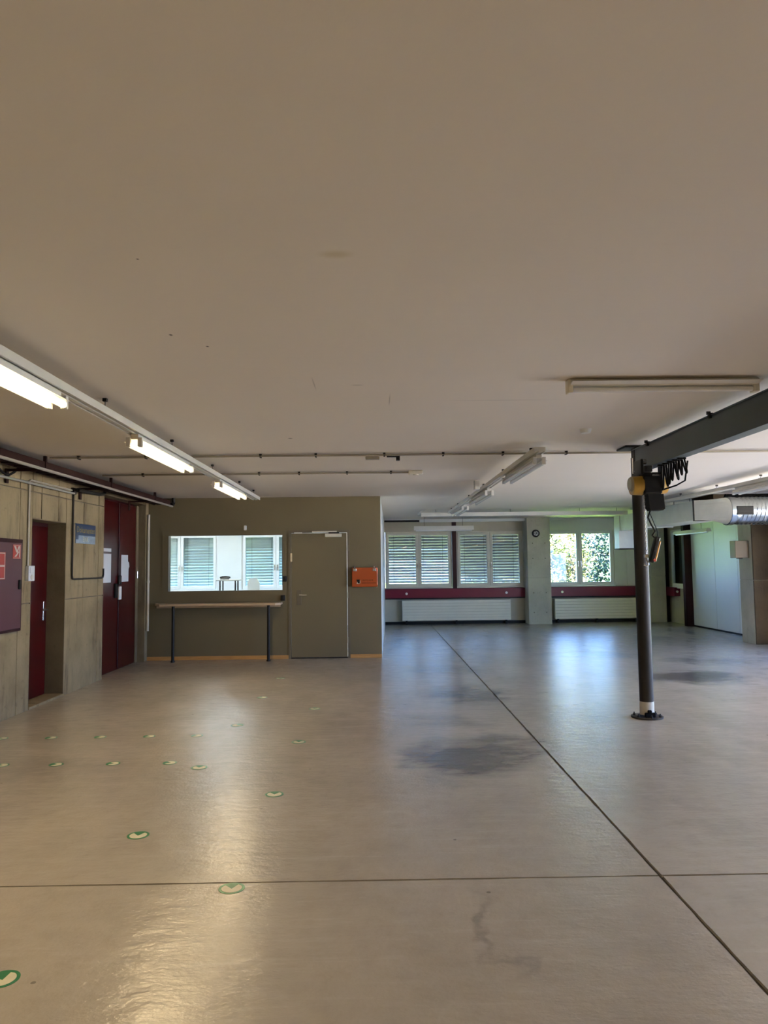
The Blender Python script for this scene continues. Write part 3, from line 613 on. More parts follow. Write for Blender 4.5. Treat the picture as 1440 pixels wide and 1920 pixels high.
lamp_row_tray(-1.87, Y0, 11.49, 2.595, 'long white ribbed lamp track with lit tubes on the left of the ceiling', [0.05, 1.7, 3.38, 5.03, 6.70, 8.37, 10.04, 11.2])
ln = ['lit twin-tube lamp at the left edge, nearest of the lit lamps', 'lit twin-tube lamp in the middle of the left lamp track', 'lit twin-tube lamp at the far end of the left track by the partition']
g1 = 'lit twin-tube lamps on the left track'
l0 = lamp(-1.87, 2.66, 2.595, True, ln[0], g1)
copy_tree(l0, (-1.87, 5.64, 2.495), ln[1]); copy_tree(l0, (-1.87, 8.62, 2.495), ln[2])
# unseen lit lamps added on the neighbouring tracks to brighten the hall
for (lx, ly, lw) in ((5.29, 6.95, 'right track beside the crane'), (5.29, 5.3, 'right track in front of the crane'), (5.29, 3.65, 'right track beyond the near crane beam'), (5.29, 2.0, 'right track near the camera'), (5.29, -1.2, 'right track behind the camera'), (5.29, -4.4, 'right track by the front wall'), (1.60, -2.0, 'middle track behind the camera'), (1.60, -5.0, 'middle track by the front wall')):
    copy_tree(l0, (lx, ly, 2.495), 'lit twin-tube lamp on the ' + lw)
copy_tree(l0, (-1.87, -0.32, 2.495), 'lit twin-tube lamp behind the camera on the left track'); copy_tree(l0, (-1.87, -3.30, 2.495), 'lit twin-tube lamp at the front wall on the left track')
lamp_row_tray(1.60, 7.0, 15.5, 2.625, 'grey-white unlit lamp track right of centre running to the back windows', [7.4, 9.05, 10.7, 12.4, 14.1, 15.3])
ln = ['unlit twin-tube lamp at the near end of the track right of centre', 'unlit twin-tube lamp in the middle of the track right of centre', 'unlit twin-tube lamp at the far end of the track right of centre']
g2 = 'unlit twin-tube lamps on the track right of centre'
l1 = lamp(1.62, 7.12, 2.625, False, ln[0], g2, 1.75); copy_tree(l1, (1.62, 10.3, 2.525), ln[1]); copy_tree(l1, (1.62, 13.1, 2.525), ln[2])
o = B(1.40, 1.47, 10.2, 10.32, 2.60, CH - 0.001, bev=0.004).build('junction_box', 'tray', at=(1.43, 10.26, 2.6)); tag(o, 'small white junction box beside the middle unlit lamp on the ceiling', 'junction box')
lamp_row_tray(5.29, Y0, 14.9, 2.62, 'white lamp track on the right above the ventilation duct', [-4, -1, 2, 5, 8.2, 9.9, 11.2, 12.54, 14.2])
lamp(5.29, 9.02, 2.62, False, 'unlit twin-tube lamp on the right track near the round duct', 'unlit lamps on the right track', 1.58)
# cross track by the windows
t = empty('cable_tray', (1.0, 15.65, 2.58), 'white horizontal track crossing the ceiling in front of the back windows', 'light track')
MB().prism([(15.60, 2.66), (15.60, 2.585), (15.615, 2.575), (15.685, 2.575), (15.70, 2.585), (15.70, 2.66)], 0.98, 5.42, 'x').build('channel', 'tray', t)
for x in (1.3, 2.9, 4.4, 5.2): MB().cyl((x, 15.65, 2.65), (x, 15.65, CH), 0.004, seg=6).build('hanger', 'steel', t)
MB().tube([(1.0, 15.65, 2.63), (0.93, 15.65, 2.60), (0.90, 15.65, 2.64), (0.97, 15.65, 2.70), (1.1, 15.65, CH - 0.005)], 0.007, 6).build('cable', 'tray', t)
# lamp hung in front of the shuttered windows
t = empty('fluorescent_lamp', (1.68, 18.0, 2.4), 'long white unlit lamp hung crosswise in front of the shuttered windows', 'ceiling lamp')
MB().prism([(17.93, 2.40), (18.07, 2.40), (18.04, 2.50), (17.96, 2.50)], 0.95, 2.42, 'x').build('housing', 'housing', t)
MB().cyl((0.99, 18.0, 2.392), (2.38, 18.0, 2.392), 0.02, seg=10).build('tube', 'tubeoff', t, smooth=True)
for x in (1.2, 2.15): MB().cyl((x, 18.0, 2.49), (x, 18.0, CH), 0.004, seg=6).build('hanger', 'steel', t)
# ceiling-mounted batten, front right
t = empty('fluorescent_lamp', (1.87, 4.64, 2.66), 'bare unlit lamp fixed straight to the ceiling above the grey crane beam', 'ceiling lamp')
B(1.26, 2.475, 4.60, 4.68, 2.685, CH - 0.001, bev=0.004).build('housing', 'pvc', t)
MB().cyl((1.285, 4.64, 2.665), (2.45, 4.64, 2.665), 0.018, seg=12).build('tube', 'tubeoff', t, smooth=True)
for x in (1.245, 2.45): B(x, x + 0.035, 4.605, 4.675, 2.64, CH - 0.001, bev=0.005).build('tube_socket', 'pvc', t)
MB().prism([(4.60, 2.69), (4.545, 2.70), (4.545, 2.704), (4.60, 2.70)], 1.26, 2.475, 'x').build('reflector', 'housing', t)
# side lamp on rods in front of the panel wall
t = empty('fluorescent_lamp', (6.9, 15.9, 2.2), 'small white unlit lamp hanging below the duct before the dark right window', 'ceiling lamp')
MB().prism([(6.84, 2.17), (6.96, 2.17), (6.935, 2.24), (6.865, 2.24)], 15.05, 16.75, 'y').build('housing', 'housing', t)
MB().cyl((6.9, 15.10, 2.163), (6.9, 16.70, 2.163), 0.018, seg=10).build('tube', 'tubeoff', t, smooth=True)
for q in (15.4, 16.4): MB().cyl((6.9, q, 2.235), (6.9, q, CH), 0.004, seg=6).build('hanger', 'steel', t)
o = MB().cyl((1.87, 6.38, CH - 0.035), (1.87, 6.38, CH), 0.04, 0.052, 24).build('smoke_detector', 'white', at=(1.87, 6.38, CH), smooth=True); tag(o, 'small white round detector on the ceiling left of the crane column', 'detector')

# ------------------------------------------------------------------ ceiling conduits
def conduit(y, x0, x1, clamps, label, r=0.011, z=CH - 0.022):
    t = empty('ceiling_conduit', (x0, y, z), label, 'conduit', 'conduits crossing the ceiling')
    MB().cyl((x0, y, z), (x1, y, z), r, seg=10).cyl((x0, y + 0.03, z + 0.004), (x1, y + 0.03, z + 0.004), r * 0.7, seg=8).build('pipe', 'brownpipe', t, smooth=True)
    for x in clamps: MB().box(x - 0.008, x + 0.008, y - 0.022, y + 0.045, z - 0.016, z - 0.008).box(x - 0.012, x + 0.012, y - 0.016, y + 0.016, z, CH - 0.0005).build('clamp', 'steel', t)
    return t
conduit(7.62, -3.4, 8.6, [-3.1, -2.4, -1.2, -0.62, 0.1, 0.72, 1.35, 2.02, 3.15, 4.2, 5.2], 'long thin conduit crossing the whole ceiling beside the crane column top')
c2 = conduit(9.1, -3.4, 0.45, [-2.9, -2.1, -1.45, -0.95, -0.35, 0.2], 'shorter thin conduit near the partition ending in a junction box')
MB().box(0.42, 0.60, 9.04, 9.15, CH - 0.05, CH - 0.001, bev=0.01).cyl((0.51, 9.09, CH - 0.06), (0.51, 9.09, CH - 0.04), 0.035, seg=14).build('junction_box', 'pvc', c2)
o = B(-0.10, 0.05, 7.86, 7.94, CH - 0.03, CH - 0.001, bev=0.004).build('junction_box', 'brownpipe', at=(-0.03, 7.9, CH)); tag(o, 'small drab flat box on the ceiling by the long conduit', 'junction box')
o = MB().box(0.13, 0.27, 7.84, 7.88, CH - 0.012, CH - 0.001).box(0.23, 0.27, 7.80, 7.88, CH - 0.05, CH - 0.010).build('bracket', 'black', at=(0.2, 7.85, CH)); tag(o, 'small black angle bracket on the ceiling beside the long conduit', 'bracket')

# services along the top of the left wall
t = empty('cable_tray', (LX + 0.3, 2.0, 2.6), 'dark red cable tray with pipes high along the left concrete wall', 'cable tray')
tr = MB(); xa, xb = LX + 0.16, LX + 0.42
tr.box(xa, xa + 0.01, -6.9, 12.25, 2.60, 2.67); tr.box(xb - 0.01, xb, -6.9, 12.25, 2.60, 2.67)
q = -6.8
while q < 12.2: tr.box(xa + 0.01, xb - 0.01, q, q + 0.03, 2.600, 2.612); q += 0.25
tr.build('ladder', 'redtray', t)
cb = MB()
for k, r in enumerate((0.022, 0.016, 0.02, 0.014, 0.018, 0.016)):
    x = xa + 0.035 + k * 0.037
    cb.tube([(x + 0.006 * math.sin(i * 1.7 + k), -6.9 + i * 1.2, 2.612 + r + 0.004 * math.cos(i + k)) for i in range(17)] + [(x, 12.2, 2.63)], r, 7)
cb.build('cables', 'redtray', t, smooth=True)
for q in (1.9, 3.8, 5.7, 7.6, 9.5, 11.4): MB().box(LX + 0.0115, xb + 0.01, q, q + 0.03, 2.575, 2.60).box(LX + 0.0115, LX + 0.03, q - 0.01, q + 0.04, 2.45, 2.60).box(xb - 0.02, xb + 0.01, q, q + 0.03, 2.575, CH - 0.001).build('bracket', 'redtray', t)
o = MB().cyl((LX + 0.455, -6.9, 2.575), (LX + 0.455, 12.25, 2.575), 0.016, seg=10).build('service_pipe', 'conduit', at=(LX + 0.43, 7, 2.575), smooth=True); tag(o, 'thin silvery pipe running below the dark red tray on the left wall', 'pipe')
for q in (7.9, 10.0): pass
o = MB().tube([(LX + 0.06, -6.9, 2.50), (LX + 0.06, 9.22, 2.50)], 0.014, 8).build('service_pipe', 'conduit', at=(LX + 0.06, 5, 2.5), smooth=True); tag(o, 'lower grey pipe on the left wall ending above the dark red single door', 'pipe')
o = MB().tube([(LX + 0.43, 12.28, 2.61), (LX + 0.43, 12.36, 2.61), (LX + 0.43, 12.41, 2.64), (LX + 0.43, 12.41, CH)], 0.03, 10).build('service_pipe', 'black', at=(LX + 0.43, 12.2, 2.6), smooth=True); tag(o, 'black pipe end where the tray meets the olive partition', 'pipe')
o = MB().tube([(LX + 0.10, 9.24, 2.545), (LX + 0.10, 9.95, 2.56), (LX + 0.10, 10.12, 2.58), (LX + 0.10, 10.19, 2.64), (LX + 0.10, 10.16, 2.70), (LX + 0.10, 10.08, 2.725)], 0.024, 10).build('service_pipe', 'black', at=(LX + 0.1, 9.7, 2.6), smooth=True); tag(o, 'thick black bent pipe above the blue sign on the left wall', 'pipe')
o = MB().tube([(LX + 0.08, 7.30, 2.58), (LX + 0.09, 7.40, 2.53), (LX + 0.10, 7.50, 2.52), (LX + 0.10, 7.60, 2.56), (LX + 0.10, 7.70, 2.62), (LX + 0.15, 7.9, 2.64)], 0.013, 8).build('cable_loop', 'blackrub', at=(LX + 0.1, 7.5, 2.5), smooth=True); tag(o, 'dark drooping cable loop under the tray at the left edge', 'cable')
o = MB().tube([(LX + 0.015, 8.13, 1.57), (LX + 0.015, 8.13, 2.53), (LX + 0.015, 8.16, 2.545), (LX + 0.015, 9.27, 2.545)], 0.011, 8).build('conduit', 'conduitw', at=(LX + 0.015, 8.13, 1.57), smooth=True); tag(o, 'pale conduit rising from the white switch and turning over the red door', 'conduit')
o = MB().box(LX, LX + 0.04, 9.27, 9.36, 2.50, 2.58, bev=0.004).tube([(LX + 0.018, 9.31, 2.51), (LX + 0.018, 9.31, 1.47), (LX + 0.018, 9.33, 1.425), (LX + 0.018, 9.38, 1.42), (LX + 0.018, 10.30, 1.42), (LX + 0.018, 10.36, 1.43), (LX + 0.018, 10.375, 1.47), (LX + 0.018, 10.375, 1.55)], 0.012, 8).build('conduit', 'steel', at=(LX, 9.31, 1.42), smooth=True); tag(o, 'dark conduit running down past the blue sign and across to the double door', 'conduit')
for (q, z) in ((9.31, 1.43), (10.26, 1.42)): pass
o = MB().cyl((LX + 0.03, 12.36, 0.5), (LX + 0.03, 12.36, 2.45), 0.022, seg=10).cyl((LX + 0.03, 12.36, 1.30), (LX + 0.03, 12.36, 1.34), 0.028, seg=10).build('service_pipe', 'conduitw', at=(LX + 0.03, 12.36, 0.5), smooth=True); tag(o, 'pale vertical pipe in the corner between red double door and partition', 'pipe')
t = empty('light_switch', (LX, 8.17, 1.43), 'white surface light switch left of the dark red single door', 'switch')
B(LX, LX + 0.045, 8.10, 8.24, 1.42, 1.59, bev=0.005).build('box', 'switch', t)
B(LX + 0.045, LX + 0.051, 8.125, 8.215, 1.51, 1.575, bev=0.002).build('rocker', 'switch', t)
MB().cyl((LX + 0.044, 8.17, 1.465), (LX + 0.052, 8.17, 1.465), 0.028, seg=14).build('socket', 'pvc', t)

# blue sign
t = empty('sign_board', (LX, 9.74, 1.88), 'blue and pale lettered sign board on the left wall between the red doors', 'sign')
B(LX, LX + 0.012, 9.42, 10.07, 1.88, 2.135, bev=0.001).build('board', 'signgrey', t)
B(LX + 0.012, LX + 0.014, 9.42, 10.07, 1.985, 2.135).build('header', 'blue', t)
B(LX + 0.012, LX + 0.014, 9.42, 9.50, 1.93, 1.985).build('blue_corner', 'blue', t)
text('Dokumenten', 0.115, 'yellowtext', t, (LX + 0.0152, 9.745, 2.055), (PI / 2, 0, PI / 2))
text('ENK', 0.095, 'stickerw', t, (LX + 0.0152, 9.73, 1.935), (PI / 2, 0, PI / 2))

# fire cabinet
t = empty('fire_cabinet', (LX, 7.4, 0.9), 'large plum red fire hose cabinet on the left concrete wall', 'cabinet')
B(LX, LX + 0.03, 6.85, 7.98, 0.895, 1.875, bev=0.004).build('frame', 'redsteel', t)
B(LX + 0.03, LX + 0.045, 6.88, 7.935, 0.925, 1.835, bev=0.004).build('door', 'cabinet', t)
X = LX + 0.0455
sg = B(X, X + 0.002, 7.73, 7.90, 1.665, 1.815).build('hose_sign', 'signred', t)
b = MB()
b.box(X + 0.002, X + 0.003, 7.735, 7.895, 1.67, 1.674); b.box(X + 0.002, X + 0.003, 7.735, 7.895, 1.806, 1.81)
b.prism([(7.75, 1.80), (7.79, 1.80), (7.815, 1.755), (7.845, 1.80), (7.87, 1.80), (7.83, 1.73), (7.80, 1.73)], X + 0.002, X + 0.0035, 'x')
b.prism([(7.76, 1.685), (7.80, 1.685), (7.86, 1.735), (7.845, 1.745)], X + 0.002, X + 0.0035, 'x'); b.box(X + 0.002, X + 0.0035, 7.865, 7.885, 1.68, 1.80)
b.build('pictogram', 'signwhite', sg)
sg = B(X, X + 0.002, 7.36, 7.58, 1.45, 1.73).build('fire_sign', 'signred', t)
MB().box(X + 0.002, X + 0.0035, 7.37, 7.57, 1.455, 1.465).box(X + 0.002, X + 0.0035, 7.37, 7.57, 1.715, 1.725).box(X + 0.002, X + 0.0035, 7.56, 7.57, 1.465, 1.715).box(X + 0.002, X + 0.0035, 7.37, 7.57, 1.58, 1.60).build('pictogram', 'signwhite', sg)
B(X, X + 0.02, 7.86, 7.90, 1.34, 1.44, bev=0.004).build('handle', 'black', t)

# shelf against the partition
t = empty('wall_shelf', (-2.6, PY - 0.25, 0), 'long narrow wooden counter on two black legs below the office window', 'counter')
MB().prism([(-3.70, PY - 0.012), (-3.70, PY - 0.12), (-3.56, PY - 0.36), (-1.66, PY - 0.36), (-1.585, PY - 0.27), (-1.585, PY - 0.012)], 0.918, 0.952).build('worktop', 'shelfwood', t)
for x in (-3.355, -1.785):
    lg = MB().cyl((x, PY - 0.27, 0.02), (x, PY - 0.27, 0.918), 0.024, seg=14).cyl((x, PY - 0.27, 0), (x, PY - 0.27, 0.022), 0.034, seg=14).build('leg', 'black', t, smooth=True)
B(-3.70, -1.62, PY - 0.03, PY - 0.012, 0.87, 0.917).build('wall_batten', 'shelfwood', t)
# orange first-aid style box
t = empty('orange_cabinet', (-0.2, PY, 1.19), 'orange metal wall box with two clasps right of the office door', 'cabinet')
B(-0.41, 0.025, PY - 0.10, PY - 0.001, 1.19, 1.515, bev=0.010).build('case', 'orange', t)
B(-0.41, 0.025, PY - 0.108, PY - 0.10, 1.195, 1.225, bev=0.002).build('lip', 'orange', t)
for x in (-0.36, -0.03): MB().box(x - 0.028, x + 0.028, PY - 0.116, PY - 0.10, 1.455, 1.50, bev=0.004).cyl((x, PY - 0.11, 1.50), (x, PY - 0.09, 1.53), 0.014, seg=8).build('clasp', 'chrome', t)
MB().prism([(-0.335, 1.315), (-0.275, 1.315), (-0.275, 1.25), (-0.305, 1.25)], PY - 0.1025, PY - 0.1005, 'y').build('emblem', 'black', t)
MB().prism([(-0.31, 1.30), (-0.265, 1.30), (-0.265, 1.255), (-0.29, 1.24), (-0.33, 1.245)], PY - 0.102, PY - 0.1005, 'y').build('emblem', 'signwhite', t)
text('ERSTE HILFE', 0.034, 'black', t, (-0.14, PY - 0.1015, 1.30), (PI / 2, 0, 0))
text('VERBANDKASTEN', 0.030, 'black', t, (-0.125, PY - 0.1015, 1.255), (PI / 2, 0, 0))
for z, x, l in ((1.34, -1.548, 'upper black switch between the office window and olive door'), (1.02, -1.58, 'lower black socket between the office window and olive door')):
    o = MB().box(x - 0.035, x + 0.04, PY - 0.04, PY - 0.001, z - 0.045, z + 0.045, bev=0.006).box(x - 0.02, x + 0.022, PY - 0.046, PY - 0.038, z - 0.03, z + 0.03, bev=0.003).build('wall_switch', 'black', at=(x, PY, z)); tag(o, l, 'switch')
o = B(-2.235, -2.195, PY - 0.05, PY - 0.001, 2.17, 2.25, bev=0.006).build('door_bell', 'switch', at=(-2.21, PY, 2.17)); tag(o, 'small white sensor on the partition above the office window', 'sensor')

# things in the office
lo = lamp(-5.2, 14.0, CH - 0.005, True, 'lit office lamp on the ceiling at the left side of the office', 'office ceiling lamps, out of sight above the office window')  # unseen lamps added only to brighten the office
for ch in lo.children:
    if ch.name.startswith('tube') and 'socket' not in ch.name: ch.data.materials[0] = M['officetube']
    if ch.type == 'LIGHT': ch.data.color = (0.84, 0.92, 1.0); ch.data.energy = 5
for (lx, ly, lw) in ((-5.2, 16.8, 'rear left corner'), (-3.3, 14.0, 'front centre'), (-3.3, 16.8, 'rear centre'), (-1.4, 14.0, 'front right corner'), (-1.4, 16.8, 'rear right corner')):
    copy_tree(lo, (lx, ly, lo.location.z), 'lit office lamp on the ceiling, %s of the office' % lw)
t = empty('standing_desk', (-3.0, 15.0, 0), 'tall white standing desk inside the bright office', 'desk')
B(-3.25, -2.77, 14.85, 15.3, 1.272, 1.298, bev=0.004).build('desktop', 'white', t)
for x in (-3.17, -2.86):
    for q in (14.93, 15.22): B(x - 0.012, x + 0.012, q - 0.012, q + 0.012, 0, 1.272).build('leg', 'steel', t)
t = empty('desk_phone', (-3.08, 15.05, 1.298), 'black telephone lying on the standing desk in the office', 'telephone')
MB().prism([(15.0, 1.298), (15.12, 1.298), (15.12, 1.335), (15.0, 1.312)], -3.18, -3.02, 'x').build('base', 'black', t)
MB().tube([(-3.19, 15.02, 1.335), (-3.15, 15.02, 1.350), (-3.07, 15.02, 1.352), (-3.0, 15.02, 1.345), (-2.98, 15.02, 1.33)], 0.016, 8).build('handset', 'black', t)
t = empty('office_chair', (-2.62, 15.5, 0), 'white office chair beside the standing desk in the office', 'chair')
MB().prism([(-2.74, 0.72), (-2.50, 0.72), (-2.48, 1.20), (-2.54, 1.31), (-2.68, 1.31), (-2.74, 1.22)], 15.65, 15.69, 'y').build('backrest', 'white', t)
B(-2.78, -2.46, 15.30, 15.64, 0.66, 0.72, bev=0.02).build('seat', 'white', t)
MB().cyl((-2.62, 15.47, 0.08), (-2.62, 15.47, 0.66), 0.025, seg=12).build('column', 'chrome', t)
for k in range(5):
    a = 2 * PI * k / 5; MB().tube([(-2.62, 15.47, 0.10), (-2.62 + 0.26 * math.cos(a), 15.47 + 0.26 * math.sin(a), 0.04)], 0.018, 6).sph((-2.62 + 0.27 * math.cos(a), 15.47 + 0.27 * math.sin(a), 0.025), 0.025).build('leg', 'black', t)

# ------------------------------------------------------------------ jib crane
jx, jy = 2.70, 7.42
t = empty('jib_crane', (jx, jy, 0), 'dark steel column crane with a grey swing beam under the ceiling', 'crane')
MB().cyl((jx, jy, 0.16), (jx, jy, 2.62), 0.068, seg=32).build('column', 'steel', t, smooth=True)
MB().cyl((jx, jy, 0.03), (jx, jy, 0.16), 0.0695, seg=32).build('collar', 'collar', t, smooth=True)
MB().cyl((jx, jy, 0.0), (jx, jy, 0.014), 0.155, seg=36).build('base_plate', 'steel', t)
MB().box(jx - 0.05, jx + 0.06, jy - 0.085, jy - 0.06, 0.014, 0.06, bev=0.008).box(jx - 0.02, jx + 0.02, jy - 0.09, jy - 0.06, 0.05, 0.085, bev=0.008).build('cable_outlet', 'blackrub', t)
for k in range(6):
    a = 2 * PI * (k + 0.5) / 6; x, y = jx + 0.125 * math.cos(a), jy + 0.125 * math.sin(a)
    MB().cyl((x, y, 0.014), (x, y, 0.030), 0.013, seg=6).cyl((x, y, 0.03), (x, y, 0.045), 0.006, seg=8).build('bolt', 'steel', t)
B(jx - 0.17, jx + 0.12, jy - 0.14, jy + 0.14, CH - 0.022, CH - 0.001, bev=0.004).build('top_plate', 'black', t)
MB().cyl((jx, jy, 2.61), (jx, jy, CH - 0.02), 0.045, seg=20).build('pivot', 'steel', t, smooth=True)
bx = 2.655; zb, zt = 2.455, 2.685; fw = 0.055
MB().box(bx - fw, bx + fw, 2.2, 7.31, zb, zb + 0.010).box(bx - fw, bx + fw, 2.2, 7.31, zt - 0.010, zt).box(bx - 0.046, bx + 0.046, 2.2, 7.31, zb + 0.010, zt - 0.010, bev=0.002).build('jib_beam', 'beamgrey', t)
MB().box(jx - 0.095, jx + 0.06, 7.24, 7.34, 2.40, CH - 0.03, bev=0.004).build('bracket', 'steel', t)
MB().cyl((jx - 0.09, 7.30, 2.44), (jx - 0.09, 7.30, 2.60), 0.012, seg=10).build('hinge_pin', 'chrome', t)
for q in (5.55, 6.86): MB().box(bx - fw - 0.012, bx - fw + 0.02, q, q + 0.03, zt - 0.03, zt + 0.012).box(bx - fw - 0.03, bx - fw, q, q + 0.012, zt - 0.004, zt + 0.022).build('cable_clip', 'black', t)

# hoist: hangs from the beam
hy = 6.88; hx = 2.60
t = empty('chain_hoist', (hx, hy, 2.0), 'yellow and black electric chain hoist hanging from the crane beam', 'hoist')
tro = MB().box(hx - 0.10, hx - 0.075, hy - 0.09, hy + 0.09, 2.37, 2.52, bev=0.006).box(hx + 0.125, hx + 0.15, hy - 0.09, hy + 0.09, 2.37, 2.52, bev=0.006).box(hx - 0.10, hx + 0.15, hy - 0.03, hy + 0.03, 2.365, 2.40, bev=0.006).build('trolley', 'black', t)
for (x, s) in ((hx - 0.075, 1), (hx + 0.125, -1)):
    for q in (hy - 0.05, hy + 0.05): MB().cyl((x, q, 2.495), (x + s * 0.035, q, 2.495), 0.027, seg=16).build('wheel', 'chrome', tro)
MB().box(hx - 0.085, hx - 0.01, hy - 0.14, hy - 0.09, 2.39, 2.45, bev=0.006).cyl((hx - 0.05, hy - 0.141, 2.42), (hx - 0.05, hy - 0.15, 2.42), 0.009, seg=10).build('limit_switch', 'black', t)
B(hx - 0.075, hx + 0.10, hy - 0.085, hy + 0.085, 2.19, 2.365, bev=0.012).build('body', 'blackrub', t)
B(hx + 0.0, hx + 0.10, hy - 0.10, hy - 0.06, 2.355, 2.372).build('suspension_bar', 'chrome', t)
MB().cyl((hx - 0.165, hy, 2.275), (hx - 0.07, hy, 2.275), 0.088, 0.092, 24).build('end_cap', 'yellow', t, smooth=True)
MB().cyl((hx + 0.10, hy, 2.275), (hx + 0.165, hy, 2.275), 0.090, 0.075, 24).build('end_cap', 'yellow', t, smooth=True)
MB().cyl((hx - 0.185, hy, 2.29), (hx - 0.165, hy, 2.29), 0.06, 0.075, 20).build('brake_cover', 'brownpipe', t, smooth=True)
MB().prism([(hx - 0.03, 2.19), (hx + 0.115, 2.19), (hx + 0.125, 2.05), (hx + 0.105, 2.035), (hx + 0.0, 2.035), (hx - 0.02, 2.06)], hy - 0.06, hy + 0.06, 'y').build('chain_bag', 'blackrub', t)
ch = MB(); z = 2.19
while z > 1.60:
    k = int(round((2.19 - z) / 0.021)); vx = k % 2
    ch.tube([(hx - 0.055 + (0.006 * math.cos(a) if vx else 0), hy - 0.02 + (0 if vx else 0.006 * math.cos(a)), z - 0.0105 + 0.012 * math.sin(a)) for a in [2 * PI * i / 6 for i in range(7)]], 0.0022, 4); z -= 0.021
ch.build('chain', 'chrome', t, kind='stuff')
MB().tube([(hx - 0.055, hy - 0.02, 1.60), (hx - 0.055, hy - 0.02, 1.57), (hx - 0.04, hy - 0.02, 1.545), (hx - 0.04, hy - 0.02, 1.525), (hx - 0.06, hy - 0.02, 1.512), (hx - 0.078, hy - 0.02, 1.525)], 0.008, 8).box(hx - 0.075, hx - 0.035, hy - 0.035, hy - 0.005, 1.59, 1.625, bev=0.006).build('hook', 'chrome', t, smooth=True)
# festoon cable gathered under the beam
t = empty('festoon_cable', (bx, 6.5, 2.45), 'bundle of black cable loops gathered under the crane beam', 'cable')
for i in range(9):
    q = 6.74 - i * 0.056; dp = 0.21 - 0.010 * i + random.uniform(-0.02, 0.02); wv = random.uniform(-0.02, 0.02)
    pts = [(bx + 0.03 + wv * math.sin(a), q + 0.024 * math.cos(a) - 0.02 * math.sin(a / 1), 2.452 - dp * max(0, math.sin(a))) for a in [PI * j / 10 for j in range(11)]]
    MB().tube([(p[0], p[1] - (0.05 * math.sin(PI * j / 10) if i == 8 else 0), p[2]) for j, p in enumerate(pts)], 0.0085, 6).build('loop', 'blackrub', t, smooth=True)
for i in range(5): MB().box(bx - 0.02, bx + 0.055, 6.28 + i * 0.11, 6.30 + i * 0.11, 2.44, 2.462).build('cable_trolley', 'black', t)
MB().tube([(bx + 0.03, 6.76, 2.44), (bx + 0.03, 6.78, 2.33), (bx + 0.05, 6.79, 2.28), (hx + 0.09, 6.80, 2.24)], 0.009, 6).build('lead', 'blackrub', t, smooth=True)
MB().tube([(bx + 0.14, 6.45, 2.45), (bx + 0.14, 6.52, 2.28), (bx + 0.11, 6.64, 2.25), (hx + 0.08, 6.79, 2.22)], 0.008, 6).build('lead', 'blackrub', t, smooth=True)
# pendant control
t = empty('pendant_control', (2.60, 6.86, 1.5), 'black and orange hand control hanging on a cable beside the crane column', 'hoist control')
MB().tube([(hx + 0.0, 6.86, 2.04), (hx - 0.03, 6.85, 1.97), (hx - 0.005, 6.84, 1.90), (hx + 0.03, 6.84, 1.84), (hx + 0.0, 6.84, 1.80), (hx + 0.02, 6.84, 1.78)], 0.008, 6).build('cable', 'blackrub', t, smooth=True)
MB().tube([(hx - 0.01, 6.86, 2.02), (hx + 0.015, 6.83, 1.92), (hx + 0.05, 6.83, 1.83), (hx + 0.045, 6.83, 1.79)], 0.004, 5).build('strain_wire', 'black', t, smooth=True)
T = Matrix.Translation((2.622, 6.84, 1.67)) @ Matrix.Rotation(math.radians(16), 4, 'Y')
MB().box(-0.030, 0.018, -0.028, 0.028, -0.13, 0.12, bev=0.010, T=T).build('housing', 'black', t)
MB().box(0.014, 0.030, -0.024, 0.024, -0.115, 0.085, bev=0.004, T=T).build('side_grip', 'orangeyel', t)
for k, z in enumerate((0.06, 0.02, -0.02)): MB().cyl(T @ Vector((-0.006, -0.026, z)), T @ Vector((-0.006, -0.036, z)), 0.010, seg=12).build('button', 'steel', t)
MB().cyl(T @ Vector((0.008, -0.026, -0.105)), T @ Vector((0.008, -0.04, -0.105)), 0.013, seg=12).build('stop_button', 'signred', t)

# ------------------------------------------------------------------ ventilation duct
t = empty('rectangular_duct', (5.65, 14.3, 2.26), 'pale rectangular ventilation duct running to the garden window wall', 'duct')
B(5.47, 5.98, 12.45, 14.65, 2.255, 2.595, bev=0.004).build('duct_section', 'ductpaint', t)
B(5.47, 5.98, 14.66, 16.25, 2.255, 2.595, bev=0.004).build('duct_section', 'ductpaint', t)
for q in (12.44, 14.635): MB().box(5.455, 5.995, q, q + 0.035, 2.24, 2.61, bev=0.003).build('flange', 'steel' if q < 13 else 'ductpaint', t)
MB().prism([(16.25, 2.60), (16.62, 2.60), (16.62, 1.86), (16.30, 1.86), (16.30, 2.255), (16.25, 2.255)], 5.45, 5.98, 'x').build('down_elbow', 'ductpaint', t)
MB().box(5.44, 5.99, 16.28, 16.64, 1.84, 1.865).build('outlet_flange', 'steel', t)
lf = MB(); n = 24; A = []; Bq = []
cx_, cy_, cz_, cr = 5.80, 11.98, 2.375, 0.225
rect = []
def rp(u):   # rectangle perimeter points, starting at middle of the left (-X) side, counter-clockwise seen from camera
    a = 2 * PI * u; ca, sa = math.cos(a), math.sin(a); k = max(abs(ca), abs(sa)); return -ca / k, sa / k
for i in range(n):
    p0, p1 = rp(i / n); a = 2 * PI * i / n
    A.append(lf.b.verts.new((5.725 + 0.255 * p0, 12.44, 2.425 + 0.17 * p1)))
    Bq.append(lf.b.verts.new((cx_, cy_ - cr * math.cos(a), cz_ + cr * math.sin(a))))
for i in range(n): lf.b.faces.new((A[i], A[(i + 1) % n], Bq[(i + 1) % n], Bq[i]))
lf.b.faces.new(A); lf.b.faces.new(Bq[::-1])
lf.build('transition', 'ductpaint', t)
